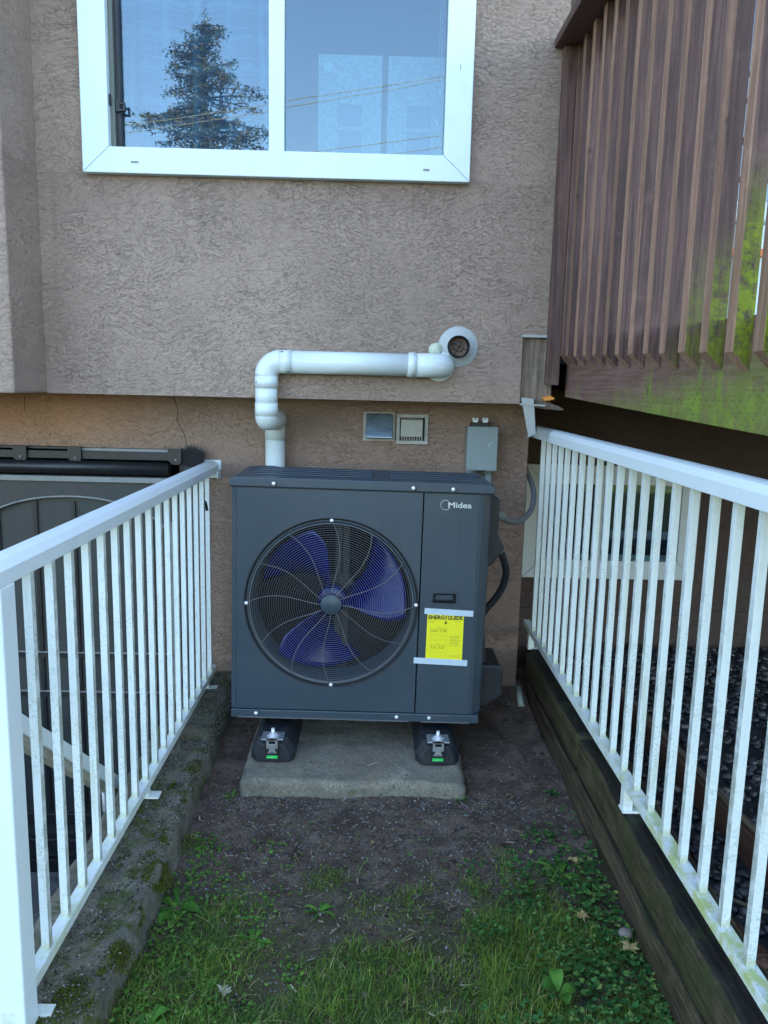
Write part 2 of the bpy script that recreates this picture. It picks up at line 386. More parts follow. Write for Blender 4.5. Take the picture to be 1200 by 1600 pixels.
# ------------------------------------------------------------------ mesh helpers
class MB:
    def __init__(s): s.v = []; s.f = []; s.mi = []; s.sm = []
    def add(s, vs, fs, mi=0, smooth=False):
        o = len(s.v); s.v += [tuple(v) for v in vs]
        s.f += [tuple(i + o for i in f) for f in fs]; s.mi += [mi] * len(fs); s.sm += [smooth] * len(fs); return s
    def box(s, x0, x1, y0, y1, z0, z1, mi=0):
        if x0 > x1: x0, x1 = x1, x0
        if y0 > y1: y0, y1 = y1, y0
        if z0 > z1: z0, z1 = z1, z0
        v = [(x, y, z) for z in (z0, z1) for y in (y0, y1) for x in (x0, x1)]
        return s.add(v, [(0, 2, 3, 1), (4, 5, 7, 6), (0, 1, 5, 4), (2, 6, 7, 3), (0, 4, 6, 2), (1, 3, 7, 5)], mi)
    def prism(s, poly, axis, a, b, mi=0, caps=True):
        """poly: 2D list; axis: extrude axis. axis 'y': poly=(x,z); 'x': (y,z); 'z': (x,y)"""
        def P(p, t): return {'y': (p[0], t, p[1]), 'x': (t, p[0], p[1]), 'z': (p[0], p[1], t)}[axis]
        n = len(poly); vs = [P(p, a) for p in poly] + [P(p, b) for p in poly]
        fs = [(i, (i + 1) % n, (i + 1) % n + n, i + n) for i in range(n)]
        if caps: fs += [tuple(range(n))[::-1], tuple(range(n, 2 * n))]
        return s.add(vs, fs, mi)
    def tube(s, path, r, seg=10, mi=0, caps=True, closed=False, smooth=True):
        P = [Vector(p) for p in path]; n = len(P); rr = r if hasattr(r, '__len__') else [r] * n
        vs = []; up = None
        for i in range(n):
            if closed: t = P[(i + 1) % n] - P[i - 1]
            else: t = P[min(i + 1, n - 1)] - P[max(i - 1, 0)]
            t.normalize()
            if up is None:
                a = Vector((0, 0, 1)) if abs(t.z) < .9 else Vector((1, 0, 0)); up = t.cross(a).normalized()
            else:
                up = (up - t * up.dot(t)).normalized()
            bn = t.cross(up)
            for k in range(seg):
                an = 2 * pi * k / seg
                vs.append(P[i] + (up * cos(an) + bn * sin(an)) * rr[i])
        fs = []
        m = n if closed else n - 1
        for i in range(m):
            j = (i + 1) % n
            for k in range(seg):
                k2 = (k + 1) % seg
                fs.append((i * seg + k, i * seg + k2, j * seg + k2, j * seg + k))
        o = len(s.v); s.add(vs, fs, mi, smooth)
        if caps and not closed:
            s.f += [tuple(o + k for k in range(seg))[::-1], tuple(o + (n - 1) * seg + k for k in range(seg))]
            s.mi += [mi] * 2; s.sm += [False] * 2
        return s
    def lathe(s, c, prof, seg=48, axis='y', mi=0, smooth=True, cap=False):
        """prof: (radius, offset along axis)"""
        vs = []
        for r, t in prof:
            for k in range(seg):
                a = 2 * pi * k / seg
                u, v = r * cos(a), r * sin(a)
                vs.append({'y': (c[0] + u, c[1] + t, c[2] + v), 'z': (c[0] + u, c[1] + v, c[2] + t), 'x': (c[0] + t, c[1] + u, c[2] + v)}[axis])
        fs = [(i * seg + k, i * seg + (k + 1) % seg, (i + 1) * seg + (k + 1) % seg, (i + 1) * seg + k) for i in range(len(prof) - 1) for k in range(seg)]
        o = len(s.v); s.add(vs, fs, mi, smooth)
        if cap:
            s.f += [tuple(o + k for k in range(seg)), tuple(o + (len(prof) - 1) * seg + k for k in range(seg))]
            s.mi += [mi] * 2; s.sm += [False] * 2
        return s
    def build(s, name, mats, parent=None, bevel=0, seg=2, recalc=True, kind=None):
        me = bpy.data.meshes.new(name)
        off = wloc(parent) if parent else Vector((0, 0, 0))
        me.from_pydata([tuple(Vector(v) - off) for v in s.v], [], s.f)
        if not isinstance(mats, (list, tuple)): mats = [mats]
        for m in mats: me.materials.append(m)
        me.polygons.foreach_set('material_index', s.mi)
        me.polygons.foreach_set('use_smooth', s.sm)
        if recalc:
            bm = bmesh.new(); bm.from_mesh(me); bmesh.ops.recalc_face_normals(bm, faces=bm.faces); bm.to_mesh(me); bm.free()
        me.update()
        o = bpy.data.objects.new(name, me); COL.objects.link(o)
        if parent: o.parent = parent
        if kind: o['kind'] = kind
        if bevel:
            b = o.modifiers.new('bevel', 'BEVEL'); b.width = bevel; b.segments = seg; b.limit_method = 'ANGLE'; b.angle_limit = R(40)
            b.harden_normals = False
        return o
def wloc(o):
    v = Vector(o.location)
    while o.parent: o = o.parent; v += Vector(o.location)
    return v
def tag(o, label, cat, group=None):
    o['label'] = label; o['category'] = cat
    if group: o['group'] = group
    return o
def thing(name, label, cat, loc=(0, 0, 0), group=None):
    o = bpy.data.objects.new(name, None); o.empty_display_size = .1; COL.objects.link(o); o.location = loc
    return tag(o, label, cat, group)
def B(*a, mi=0): return MB().box(*a, mi=mi)
def share(o, dx=0, dy=0, dz=0, parent=None):
    c = o.copy(); COL.objects.link(c); c.parent = parent or o.parent
    c.location = Vector(o.location) + Vector((dx, dy, dz)); return c
def raw(name, V, F, mat, parent=None, kind=None, smooth=False):
    """big numpy mesh; F is an int array (n, k)"""
    V = np.asarray(V, np.float32); F = np.asarray(F, np.int32); k = F.shape[1]
    me = bpy.data.meshes.new(name); me.vertices.add(len(V)); me.vertices.foreach_set('co', V.ravel())
    me.loops.add(F.size); me.loops.foreach_set('vertex_index', F.ravel())
    me.polygons.add(len(F)); me.polygons.foreach_set('loop_start', np.arange(len(F), dtype=np.int32) * k)
    if smooth: me.polygons.foreach_set('use_smooth', np.ones(len(F), bool))
    me.materials.append(mat); me.update(calc_edges=True); me.validate()
    o = bpy.data.objects.new(name, me); COL.objects.link(o)
    if parent: o.parent = parent
    if kind: o['kind'] = kind
    return o
def rough_box(name, x0, x1, y0, y1, z0, z1, step, amp, mats, parent=None, freq=9, edge=0, warp=None):
    """box with a worn, uneven surface"""
    V = []; F = []; idx = {}
    def vid(p):
        k = (round(p[0], 4), round(p[1], 4), round(p[2], 4))
        if k not in idx: idx[k] = len(V); V.append(p)
        return idx[k]
    def lin(a, b): n = max(1, round((b - a) / step)); return [a + (b - a) * i / n for i in range(n + 1)]
    xs, ys, zs = lin(x0, x1), lin(y0, y1), lin(z0, z1)
    mi = []
    def grid(A, Bb, fn, m):
        for i in range(len(A) - 1):
            for j in range(len(Bb) - 1):
                F.append([vid(fn(A[a], Bb[b])) for a, b in ((i, j), (i + 1, j), (i + 1, j + 1), (i, j + 1))]); mi.append(m)
    for z in (z0, z1): grid(xs, ys, lambda a, b: (a, b, z), 1 if z == z1 else 0)
    for y in (y0, y1): grid(xs, zs, lambda a, b: (a, y, b), 0)
    for x in (x0, x1): grid(ys, zs, lambda a, b: (x, a, b), 0)
    out = []
    for p in V:
        q = Vector(p); n = Vector((noise.fractal(q * freq, .8, 2.1, 5), noise.fractal(q * freq + Vector((9, 3, 1)), .8, 2.1, 5), noise.fractal(q * freq + Vector((2, 7, 5)), .8, 2.1, 5)))
        onx = (abs(q.x - x0) < 1e-5) + (abs(q.x - x1) < 1e-5); ony = (abs(q.y - y0) < 1e-5) + (abs(q.y - y1) < 1e-5); onz = (abs(q.z - z1) < 1e-5) + (abs(q.z - z0) < 1e-5)
        if edge and onx + ony + onz >= 2:
            c = Vector(((x0 + x1) / 2, (y0 + y1) / 2, (z0 + z1) / 2)); d = c - q
            k = edge * (1 + 1.6 * max(0, noise.noise(q * freq * 1.7)))
            if onx: q.x += math.copysign(k, d.x)
            if ony: q.y += math.copysign(k, d.y)
            if onz: q.z += math.copysign(k * .8, d.z)
        q = q + n * amp
        if warp: q = warp(q)
        out.append(q)
    mb = MB(); mb.v = [tuple(v) for v in out]; mb.f = [tuple(f) for f in F]; mb.mi = mi if isinstance(mats, (list, tuple)) else [0] * len(F); mb.sm = [True] * len(F)
    return mb.build(name, mats, parent)
def text(name, s, size, mat, parent, loc, ext=.0006, width=None, align='CENTER', bold=0, height=None):
    cu = bpy.data.curves.new(name, 'FONT'); cu.body = s; cu.size = size; cu.extrude = ext; cu.align_x = align; cu.offset = bold
    tmp = bpy.data.objects.new(name + '_tmp', cu); COL.objects.link(tmp)
    dg = bpy.context.evaluated_depsgraph_get(); me = bpy.data.meshes.new_from_object(tmp.evaluated_get(dg)); bpy.data.objects.remove(tmp)
    xs = [v.co.x for v in me.vertices]; ys = [v.co.y for v in me.vertices]
    k = width / (max(xs) - min(xs)) if width else 1; kz = height / (max(ys) - min(ys)) if height else k
    cx = (max(xs) + min(xs)) / 2 if align == 'CENTER' else min(xs)
    off = wloc(parent)
    for v in me.vertices:
        x, y, z = v.co; v.co = Vector((loc[0] + (x - cx) * k, loc[1] - z, loc[2] + y * kz)) - off
    me.materials.clear(); me.materials.append(mat)
    o = bpy.data.objects.new(name, me); COL.objects.link(o); o.parent = parent; return o

YU, YL = 3.25, 3.55      # face of the jutting upper wall, face of the lower wall

# ------------------------------------------------------------------ ground (one sheet with a hole for the basement stairwell)
def gh(x, y):
    z = .012 * noise.noise(Vector((x * 2, y * 2, 0))) + .006 * noise.noise(Vector((x * 9, y * 9, 3))) + .004 * noise.fractal(Vector((x * 30, y * 30, 5)), .8, 2, 3)
    z += .06 * max(0, min(1, (y - 2.9) / .65)) * max(0, min(1, (x - .1) / .4))
    return z
PX0, PX1, PY0 = -2.7, -.86, -.2
g = MB()
xs = [-400, -60, -12, PX0, PX1, -.62, .76, 12, 60, 400]; ys = [-400, -60, -12, PY0, .45, YL + .1, 60, 400]
for i in range(len(xs) - 1):
    for j in range(len(ys) - 1):
        if xs[i] == PX0 and PY0 <= ys[j] < YL: continue
        if xs[i] == -.62 and ys[j] == .45: continue
        if xs[i] == PX1 and PY0 <= ys[j] < YL: pass
        g.add([(xs[i], ys[j], 0), (xs[i + 1], ys[j], 0), (xs[i + 1], ys[j + 1], 0), (xs[i], ys[j + 1], 0)], [(0, 1, 2, 3)])
nx, ny = 150, 300
gx = np.linspace(-.62, .76, nx); gy = np.linspace(.45, YL + .1, ny)
vs = []
for y in gy:
    for x in gx:
        e = min(1, (x + .62) / .02, (.76 - x) / .02, (y - .45) / .05, (YL + .1 - y) / .02)
        vs.append((x, y, gh(x, y) * max(0, e)))
fs = [(j * nx + i, j * nx + i + 1, (j + 1) * nx + i + 1, (j + 1) * nx + i) for j in range(ny - 1) for i in range(nx - 1)]
g.add(vs, fs, smooth=True)
g.build('ground', M['soil'], kind='structure', recalc=False)

# basement stairwell
B(PX0, PX1, 1.9, YL, -1.05, -.93).build('basement_floor', M['concrete'], kind='structure')
mb = MB()
nst = 6
for i in range(nst):
    z1 = -.93 + (i + 1) * .155; y1 = 1.9 - i * .27
    mb.box(PX0, PX1, y1 - .27, y1, -1.05, z1 - (.001 if i == nst - 1 else 0))
mb.box(PX0, PX1, PY0, 1.9 - nst * .27, -1.05, -.002)
mb.build('stairwell_steps', M['concrete'], kind='structure', bevel=.008)
B(PX0 - .2, PX0, PY0, YL, -1.05, .1).build('stairwell_wall', M['foundation'], kind='structure')

# mossy concrete curb at the head of the stairwell
def wcurb(q):
    if q.x > -.75:
        q.x += .022 * noise.noise(Vector((0, q.y * 1.7, 4))) + .012 * noise.noise(Vector((0, q.y * 7, 4))) + max(0, q.z) * -.12
        q.x += -.035 * max(0, min(1, (q.y - 2.0) / 1.4))
    if q.z > .03: q.z += .02 * max(0, (q.y - 2) / 1.5)
    return q
cb = rough_box('concrete_curb', -.86, -.59, .2, YL - .004, -1.05, .095, .016, .006, M['curb'], freq=14, edge=.008, warp=wcurb)
tag(cb, 'mossy dark concrete curb under the left white railing, along the dirt', 'curb')

# ------------------------------------------------------------------ house
H = thing('house', 'brown stucco house with white window above the dark outdoor unit', 'house', (0, YL, 0))
ZB = 1.425                                        # bottom of the jutting upper wall
WX0, WX1, WZ0, WZ1 = -1.176, .350, 2.290, 3.62    # outside of the window trim
ix0, ix1, iz0, iz1 = WX0 + .04, WX1 - .04, WZ0 + .04, WZ1 - .04
ZT = 4.6
up = MB()
up.prism([(-1.37, ZB), (.60, ZB), (.60, 1.70), (.72, 1.70), (.72, iz0), (-1.37, iz0)], 'y', YU, YU + .14)
up.box(-1.37, ix0, YU, YU + .14, iz0 + .0005, iz1); up.box(ix1, .72, YU, YU + .14, iz0 + .0005, iz1); up.box(-1.37, .72, YU, YU + .14, iz1 + .0005, ZT)
up.build('upper_wall', M['stucco'], H)
B(-6, -1.3705, YU - .29, YU + .1, ZB, ZT).build('bay_wall', M['stucco'], H, bevel=.008)
B(.60, .72, YU + .1405, YL + .6, ZB + .005, ZT).build('side_wall', M['stucco'], H)
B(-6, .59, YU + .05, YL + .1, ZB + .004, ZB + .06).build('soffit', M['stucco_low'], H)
tb = B(.603, .735, YU + .022, YU + .05, ZB - .002, 1.697).build('trim_board', M['trimwood'], H, bevel=.002); tb['label'] = 'bare weathered trim board beside the deck'
B(.598, .722, YU - .004, YU + .03, 1.698, 1.709).build('flashing', M['steel_dull'], H)
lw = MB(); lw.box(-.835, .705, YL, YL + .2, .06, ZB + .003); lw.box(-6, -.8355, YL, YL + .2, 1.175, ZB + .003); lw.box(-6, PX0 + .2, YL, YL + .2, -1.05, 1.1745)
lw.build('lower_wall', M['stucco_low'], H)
B(-.86, .66, YL + .02, YL + .19, -1.05, .0595).build('foundation', M['foundation'], H)
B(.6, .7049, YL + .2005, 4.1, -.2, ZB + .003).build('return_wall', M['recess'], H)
mb = MB().tube([(-.925, YL - .0003, 1.42), (-.905, YL - .0003, 1.36), (-.912, YL - .0003, 1.31), (-.88, YL - .0003, 1.25), (-.866, YL - .0003, 1.19)], .0013, 4); mb.build('crack', M['groove'], H)
mb = MB().tube([(-1.60, YL - .0003, 1.40), (-1.60, YL - .0003, 1.33)], .0013, 4); mb.build('crack', M['groove'], H)
# recessed wall beneath and above the deck
YR = 4.05
rc = MB(); rx0, rx1, rz0, rz1 = .86, 1.66, .55, 1.05
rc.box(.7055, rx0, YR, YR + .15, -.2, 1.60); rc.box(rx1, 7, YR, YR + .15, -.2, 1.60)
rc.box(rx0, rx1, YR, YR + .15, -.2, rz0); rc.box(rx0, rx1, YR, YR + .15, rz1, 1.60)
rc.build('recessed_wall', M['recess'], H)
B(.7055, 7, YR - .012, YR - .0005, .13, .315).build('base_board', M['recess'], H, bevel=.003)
ur = MB(); ur.box(.721, 1.35, YR, YR + .15, 1.6005, ZT); ur.box(3.45, 7, YR, YR + .15, 1.6005, ZT); ur.box(1.3505, 3.4495, YR, YR + .15, 3.75, ZT)
ur.build('deck_level_wall', M['stucco'], H)
# roof with eaves
mb = MB(); mb.prism([(2.75, ZT), (2.75, ZT + .16), (7.2, 6.1), (11.6, ZT + .16), (11.6, ZT)], 'x', -6.3, 7.3)
mb.build('roof', plain('roof_shingle', (.06, .055, .05), .9), H)
mb = MB(); mb.box(-6, -5.9, YU, 11, -.5, ZT); mb.box(6.9, 7, YR + .2, 11, -.5, ZT); mb.box(-6, 7, 10.9, 11, -.5, ZT)
mb.build('far_wall', M['stucco'], H)
# interior of the upper room
mb = MB(); mb.box(-2.2, 1.2, 6.6, 6.7, 1.7, 4.4); mb.box(-2.3, -2.2, YU + .15, 6.7, 1.7, 4.4); mb.box(1.2, 1.3, YU + .15, 6.7, 1.7, 4.4)
mb.box(-2.3, 1.3, YU + .15, 6.7, 1.6, 1.7); mb.box(-2.3, 1.3, YU + .15, 6.7, 4.4, 4.5)
mb.build('room_lining', plain('room_paint', (.10, .11, .12), .9), H)

def window_trim(P, x0, x1, z0, z1, wdt, y, th, mat, bot=None):
    b = bot or wdt; e = .0012
    pcs = [[(x0, z0), (x1, z0), (x1 - wdt, z0 + b), (x0 + wdt, z0 + b)], [(x0, z1), (x0 + wdt, z1 - wdt), (x1 - wdt, z1 - wdt), (x1, z1)],
           [(x0, z0 + e), (x0 + wdt, z0 + b + e), (x0 + wdt, z1 - wdt - e), (x0, z1 - e)], [(x1, z0 + e), (x1, z1 - e), (x1 - wdt, z1 - wdt - e), (x1 - wdt, z0 + b + e)]]
    for p in pcs: MB().prism(p, 'y', y, y + th).build('frame', mat, P, bevel=.003)
# big white window
W = MB().box(WX0 + .104, WX1 - .104, YU + .075, YU + .08, WZ0 + .02, WZ0 + .104).build('window', M['vinyl'], H)
window_trim(W, WX0, WX1, WZ0, WZ1, .106, YU - .035, .10, M['vinyl'], bot=.098)
B(-.446, -.385, YU - .022, YU + .055, WZ0 + .099, WZ1 - .107).build('mullion', M['vinyl'], W, bevel=.003)
B(-1.0695, -1.052, YU - .005, YU + .05, WZ0 + .0985, WZ1 - .1065).build('jamb', plain('olive_jamb', (.12, .14, .12), .5), W)
B(-1.0515, -1.034, YU + .012, YU + .05, WZ0 + .0985, WZ1 - .1065).build('gasket', M['unit_dark'], W)
B(-1.034, -.447, YU + .035, YU + .040, WZ0 + .098, WZ1 - .106).build('pane', M['glass'], W)
B(-.384, WX1 - .1065, YU + .005, YU + .010, WZ0 + .098, WZ1 - .106).build('pane', M['glass'], W)
mb = MB(); mb.box(-1.078, -1.064, YU - .02, YU, 2.545, 2.585); mb.box(-1.05, -1.034, YU + .0, YU + .012, 2.528, 2.572); mb.box(-1.034, -1.020, YU + .0, YU + .012, 2.555, 2.562); mb.box(-1.034, -1.020, YU, YU + .012, 2.530, 2.537); mb.box(-1.021, -1.014, YU, YU + .012, 2.530, 2.562)
mb.build('latch', M['unit_dark'], W)
for (a, b, c, d) in ((-.985, -.955, WZ0 + .038, WZ0 + .045), (.165, .19, WZ0 + .038, WZ0 + .045)):
    B(a, b, YU - .0365, YU - .034, c, d).build('weep_hole', M['weather'], W)
B(.297, .300, YU - .0365, YU - .034, 2.70, 2.72).build('weep_hole', M['weather'], W)

# low window in the recessed wall
W2 = B(rx0 + .002, rx1 - .002, YR + .09, YR + .095, rz0 + .002, rz0 + .05).build('window', M['vinyl'], H)
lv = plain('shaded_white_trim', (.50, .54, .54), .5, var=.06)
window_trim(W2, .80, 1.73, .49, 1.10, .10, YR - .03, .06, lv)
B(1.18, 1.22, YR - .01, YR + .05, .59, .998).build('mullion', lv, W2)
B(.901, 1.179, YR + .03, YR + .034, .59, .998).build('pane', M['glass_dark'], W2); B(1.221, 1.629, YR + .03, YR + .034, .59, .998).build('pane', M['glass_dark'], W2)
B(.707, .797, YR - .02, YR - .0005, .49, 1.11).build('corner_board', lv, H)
mb = MB(); mb.box(.8, 1.8, 5.0, 5.05, .2, 1.3); mb.box(.75, .8, YR + .15, 5.05, .2, 1.3); mb.box(1.8, 1.85, YR + .15, 5.05, .2, 1.3); mb.box(.75, 1.85, YR + .15, 5.05, .15, .2); mb.box(.75, 1.85, YR + .15, 5.05, 1.3, 1.35)
mb.build('basement_room_lining', plain('dark_room', (.05, .05, .05), .9), H)
# patio door at deck level, seen in the gaps of the pickets
W3 = B(1.3505, 3.4495, YR + .04, YR + .10, 1.601, 1.66).build('patio_door', M['vinyl'], H)
for (a, b) in ((1.3505, 1.42), (2.05, 2.12), (2.70, 2.76), (3.38, 3.4495)): B(a, b, YR + .02, YR + .10, 1.661, 3.749).build('stile', M['vinyl'], W3)
for (a, b) in ((1.4205, 2.0495), (2.1205, 2.6995), (2.7605, 3.3795)): B(a, b, YR + .05, YR + .055, 1.661, 3.749).build('pane', m_glass('door_glass', .12, (.2, .22, .25)), W3)

# black basement door
D = B(-2.32, -.90, YL - .03, YL - .001, -.86, 1.02).build('basement_door', M['door_panel'], H)
pd = YL - .03
B(-2.4, -.835, pd - .03, YL + .01, -.93, -.861).build('threshold', M['door'], D, bevel=.004)
B(-2.34, -.845, pd - .045, pd + .01, -.80, -.74).build('sill', M['door'], D, bevel=.006)
B(-2.32, -.905, pd - .018, pd - .0005, -.68, -.62).build('kick_rail', M['door'], D, bevel=.004)
for z in (.19, -.005):
    B(-2.28, -.935, pd - .012, pd - .0005, z - .012, z + .012).build('rail', M['door'], D)
    B(-2.28, -.935, pd - .014, pd - .0005, z + .0125, z + .017).build('rail_lip', M['weather'], D)
for x in (-1.91, -1.735, -1.56, -1.385, -1.21, -1.035):
    B(x - .009, x + .009, pd - .011, pd - .0008, -.61, .93).build('rib', M['door'], D)
B(-.93, -.902, pd - .05, pd + .01, -.86, 1.02).build('stile', M['door'], D); B(-.9005, -.8355, YL - .012, YL + .05, -.93, 1.174).build('jamb', M['door'], D)
B(-.926, -.918, pd - .056, pd - .051, -.6, .85).build('edge_strip', M['weather'], D)
# header with the arched opening
cx, a_, b_ = -1.39, .455, .205
arch = [(cx + a_ * cos(t), .748 + b_ * sin(t)) for t in np.linspace(pi * .03, pi * .97, 41)]
x_l, x_r = arch[-1][0], arch[0][0]
mb = MB()
for i in range(40):
    p, q = arch[i], arch[i + 1]
    mb.prism([p, (p[0], 1.024), (q[0] + .0002, 1.024), (q[0] + .0002, q[1])], 'y', pd - .026, pd - .0002)
for (xa, xb) in ((-2.32, x_l - .0005), (x_r + .0005, -.931)): mb.box(xa, xb, pd - .026, pd - .0002, .60, 1.024)
mb.build('arched_header', M['door_panel'], D)
mb = MB().tube([(p[0], pd - .03, p[1] + .003) for p in arch], .005, 6); mb.build('arch_bead', M['weather'], D)
mb = MB(); mb.prism([(-2.4, 1.025), (-.87, 1.025), (-.87, 1.050), (-2.4, 1.050)], 'y', pd - .045, YL); mb.build('weather_strip', M['weather'], D, bevel=.003)
mb = MB().tube([(-2.6, pd - .04, 1.092), (-.93, pd - .04, 1.092)], .030, 20); mb.build('roller_tube', M['door'], D)
mb = MB(); mb.box(-2.6, -.885, pd - .035, YL - .001, 1.128, 1.165); mb.build('track', M['door'], D, bevel=.003)
B(-1.335, -.94, pd - .02, YL - .001, 1.1655, 1.178).build('pale_strip', M['weather'], D)
B(-2.6, -1.34, pd - .025, YL - .001, 1.172, 1.18).build('thin_bar', M['door'], D)
for x in (-1.60, -1.355, -.905):
    mb = MB(); mb.prism([(x - .03, 1.185), (x + .03, 1.185), (x + .03, 1.125), (x + .02, 1.112), (x - .012, 1.112), (x - .03, 1.13)], 'y', pd - .048, pd - .036); br = mb.build('bracket', M['door'], D, bevel=.002)
    MB().lathe((x + .005, pd - .049, 1.135), [(.006, 0), (.005, -.005), (.0005, -.006)], 10).build('bolt', M['weather'], D)

# ------------------------------------------------------------------ things in the room and on the pane
def m_plaid():
    t = NT('plaid_cloth'); wp = t.coord(world=True); X, Y, Z = t.sep(wp)
    nn = t.noise(wp, 3, 2)
    def band(v, f, lo, hi):
        s = t.math('FRACT', t.math('ADD', t.math('MULTIPLY', v, f), t.math('MULTIPLY', nn, .55)))
        return t.ramp(s, [(0, 0), (lo, 0), ((lo + hi) / 2, 1), (hi, 0)])
    c = t.mix(t.noise(wp, 5, 4), (.13, .16, .24), (.20, .24, .33))
    c = t.mix(t.math('MULTIPLY', band(X, 7.7, .3, .62), .6), c, (.28, .52, .66))
    c = t.mix(t.math('MULTIPLY', band(Z, 8.5, .35, .75), .5), c, (.30, .50, .62))
    c = t.mix(t.math('MULTIPLY', band(Z, 17, .4, .55), .45), c, (.42, .42, .62))
    c = t.mix(t.math('MULTIPLY', band(X, 21, .42, .58), .35), c, (.16, .17, .34))
    return t.set(c, .9)
mb = MB(); n = 90; vs = []
for i in range(n + 1):
    x = -1.12 + .70 * i / n; y = YU + .12 + .012 * sin(x * 60) + .008 * sin(x * 23 + 1)
    vs += [(x, y, 2.2), (x, y, 3.6), (x, y + .004, 2.2), (x, y + .004, 3.6)]
mb.add(vs, [f for i in range(n) for f in ((4 * i, 4 * i + 4, 4 * i + 5, 4 * i + 1), (4 * i + 2, 4 * i + 3, 4 * i + 7, 4 * i + 6))], smooth=True)
tag(mb.build('curtain', m_plaid(), recalc=False), 'blue plaid cloth curtain behind the left pane of the upper window', 'curtain')
def m_paper():
    t = NT('speckled_film'); wp = t.coord(world=True)
    c = t.mix(t.rng(t.noise(wp, 75, 4, .7), .3, .7), (.34, .42, .42), (.62, .72, .70)); return t.set(c, .8)
mp_ = m_paper(); mdk = plain('dull_blue_pane', (.22, .32, .38), .6)
for (x0, x1, lab, gx0) in ((-.270, -.005, 'left of two tall pale speckled panels behind the right window pane', -.187), (.020, .262, 'right of two tall pale speckled panels behind the right window pane', .103)):
    bl = thing('blind', lab, 'blind', (x0, YU + .20, 2.0))  # panels added for two pale shapes in the pane; a guess
    mb = MB(); a, b = gx0, gx0 + .1
    y0, y1 = YU + .20, YU + .206
    mb.box(x0, a, y0, y1, 2.1, 2.836); mb.box(b, x1, y0, y1, 2.1, 2.836)
    for (za, zb) in ((2.1, 2.42), (2.542, 2.558), (2.644, 2.836)): mb.box(a, b, y0, y1, za, zb)
    mb.build('sheet', mp_, bl)
    for (za, zb) in ((2.42, 2.542), (2.558, 2.644)): B(a, b, y0 + .002, y1 + .002, za, zb).build('insert', mdk, bl)
fl = MB()
for k in range(8):
    a = k * pi / 4; c0 = Vector((-.217, 0, 2.717)); d = Vector((cos(a), 0, sin(a))); n_ = Vector((-sin(a), 0, cos(a)))
    P = [c0 + n_ * .003, c0 + d * .017 + n_ * .005, c0 + d * .021, c0 + d * .017 - n_ * .005, c0 - n_ * .003]
    fl.prism([(p.x, p.z) for p in P], 'y', YU + .0115 + k * .0001, YU + .0125 + k * .0001)
tag(fl.build('snowflake_sticker', plain('pale_sticker', (.62, .8, .74), .6)), 'small pale eight-pointed snowflake sticker inside the right window pane', 'sticker')
for x, z, lab in ((.229, 2.66, 'shorter pale blind cord with bell tassel by the right window edge'), (.219, 2.545, 'longer pale blind cord with bell tassel by the right window edge')):
    c_ = thing('pull_cord', lab, 'cord', (x, YU + .05, z))
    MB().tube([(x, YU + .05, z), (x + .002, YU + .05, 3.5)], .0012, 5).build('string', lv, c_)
    MB().lathe((x, YU + .05, z - .03), [(.001, 0), (.008, .001), (.007, .012), (.003, .03), (.001, .034)], 12, 'z').build('tassel', M['vinyl'], c_)

# ------------------------------------------------------------------ outdoor unit (heat pump)
FY = 2.85
U = thing('heat_pump', 'charcoal outdoor heat pump unit with round fan grille on rubber feet', 'heat pump', (-.053, 3.05, .19))
X0, X1, Z0, Z1, YB = -.546, .438, .19, 1.100, 3.23
gc = (-.161, .657); GR = .331
# casing behind the front panels
mb = MB(); mb.box(X0 + .004, X0 + .010, FY + .02, YB, Z0 + .02, Z1 - .004); mb.box(X1 - .012, X1 - .006, FY + .045, YB, Z0 + .02, Z1 - .004)
mb.box(X0 + .0105, X1 - .0125, YB - .03, YB, Z0 + .02, Z1 - .004); mb.box(.178, .184, FY + .02, YB - .031, Z0 + .02, Z1 - .004)
mb.build('casing', M['unit'], U)
# fan side front panel with its round opening
def holed(x0, x1, z0, z1, c, r, y, d, inner=72):
    A = sorted(set([2 * pi * k / inner for k in range(inner)] + [math.atan2(z - c[1], x - c[0]) % (2 * pi) for x in (x0, x1) for z in (z0, z1)]))
    vi, vo = [], []
    for a in A:
        dx, dz = cos(a), sin(a)
        t = min([v for v in ((x1 - c[0]) / dx if dx > 1e-9 else 9, (x0 - c[0]) / dx if dx < -1e-9 else 9, (z1 - c[1]) / dz if dz > 1e-9 else 9, (z0 - c[1]) / dz if dz < -1e-9 else 9)])
        vi.append((c[0] + r * dx, c[1] + r * dz)); vo.append((c[0] + t * dx, c[1] + t * dz))
    n = len(A); V = [(p[0], y, p[1]) for p in vi] + [(p[0], y, p[1]) for p in vo] + [(p[0], y + d, p[1]) for p in vi] + [(p[0], y + d, p[1]) for p in vo]
    F = []
    for k in range(n):
        j = (k + 1) % n
        F += [(k, j, n + j, n + k), (2 * n + k, 3 * n + k, 3 * n + j, 2 * n + j), (k, 2 * n + k, 2 * n + j, j), (n + k, n + j, 3 * n + j, 3 * n + k)]
    return MB().add(V, F)
holed(X0 + .022, .1735, Z0 + .036, Z1 - .002, gc, GR, FY, .02).build('fan_panel', M['unit'], U, bevel=.0025)
mb = MB(); mb.prism([(X0, FY + .03), (X0 + .003, FY + .008), (X0 + .0215, FY + .0005), (X0 + .0215, FY + .02), (X0 + .004, FY + .045), (X0, FY + .045)], 'z', Z0 + .036, Z1 - .002)
mb.build('corner_trim', M['unit'], U, bevel=.0015)
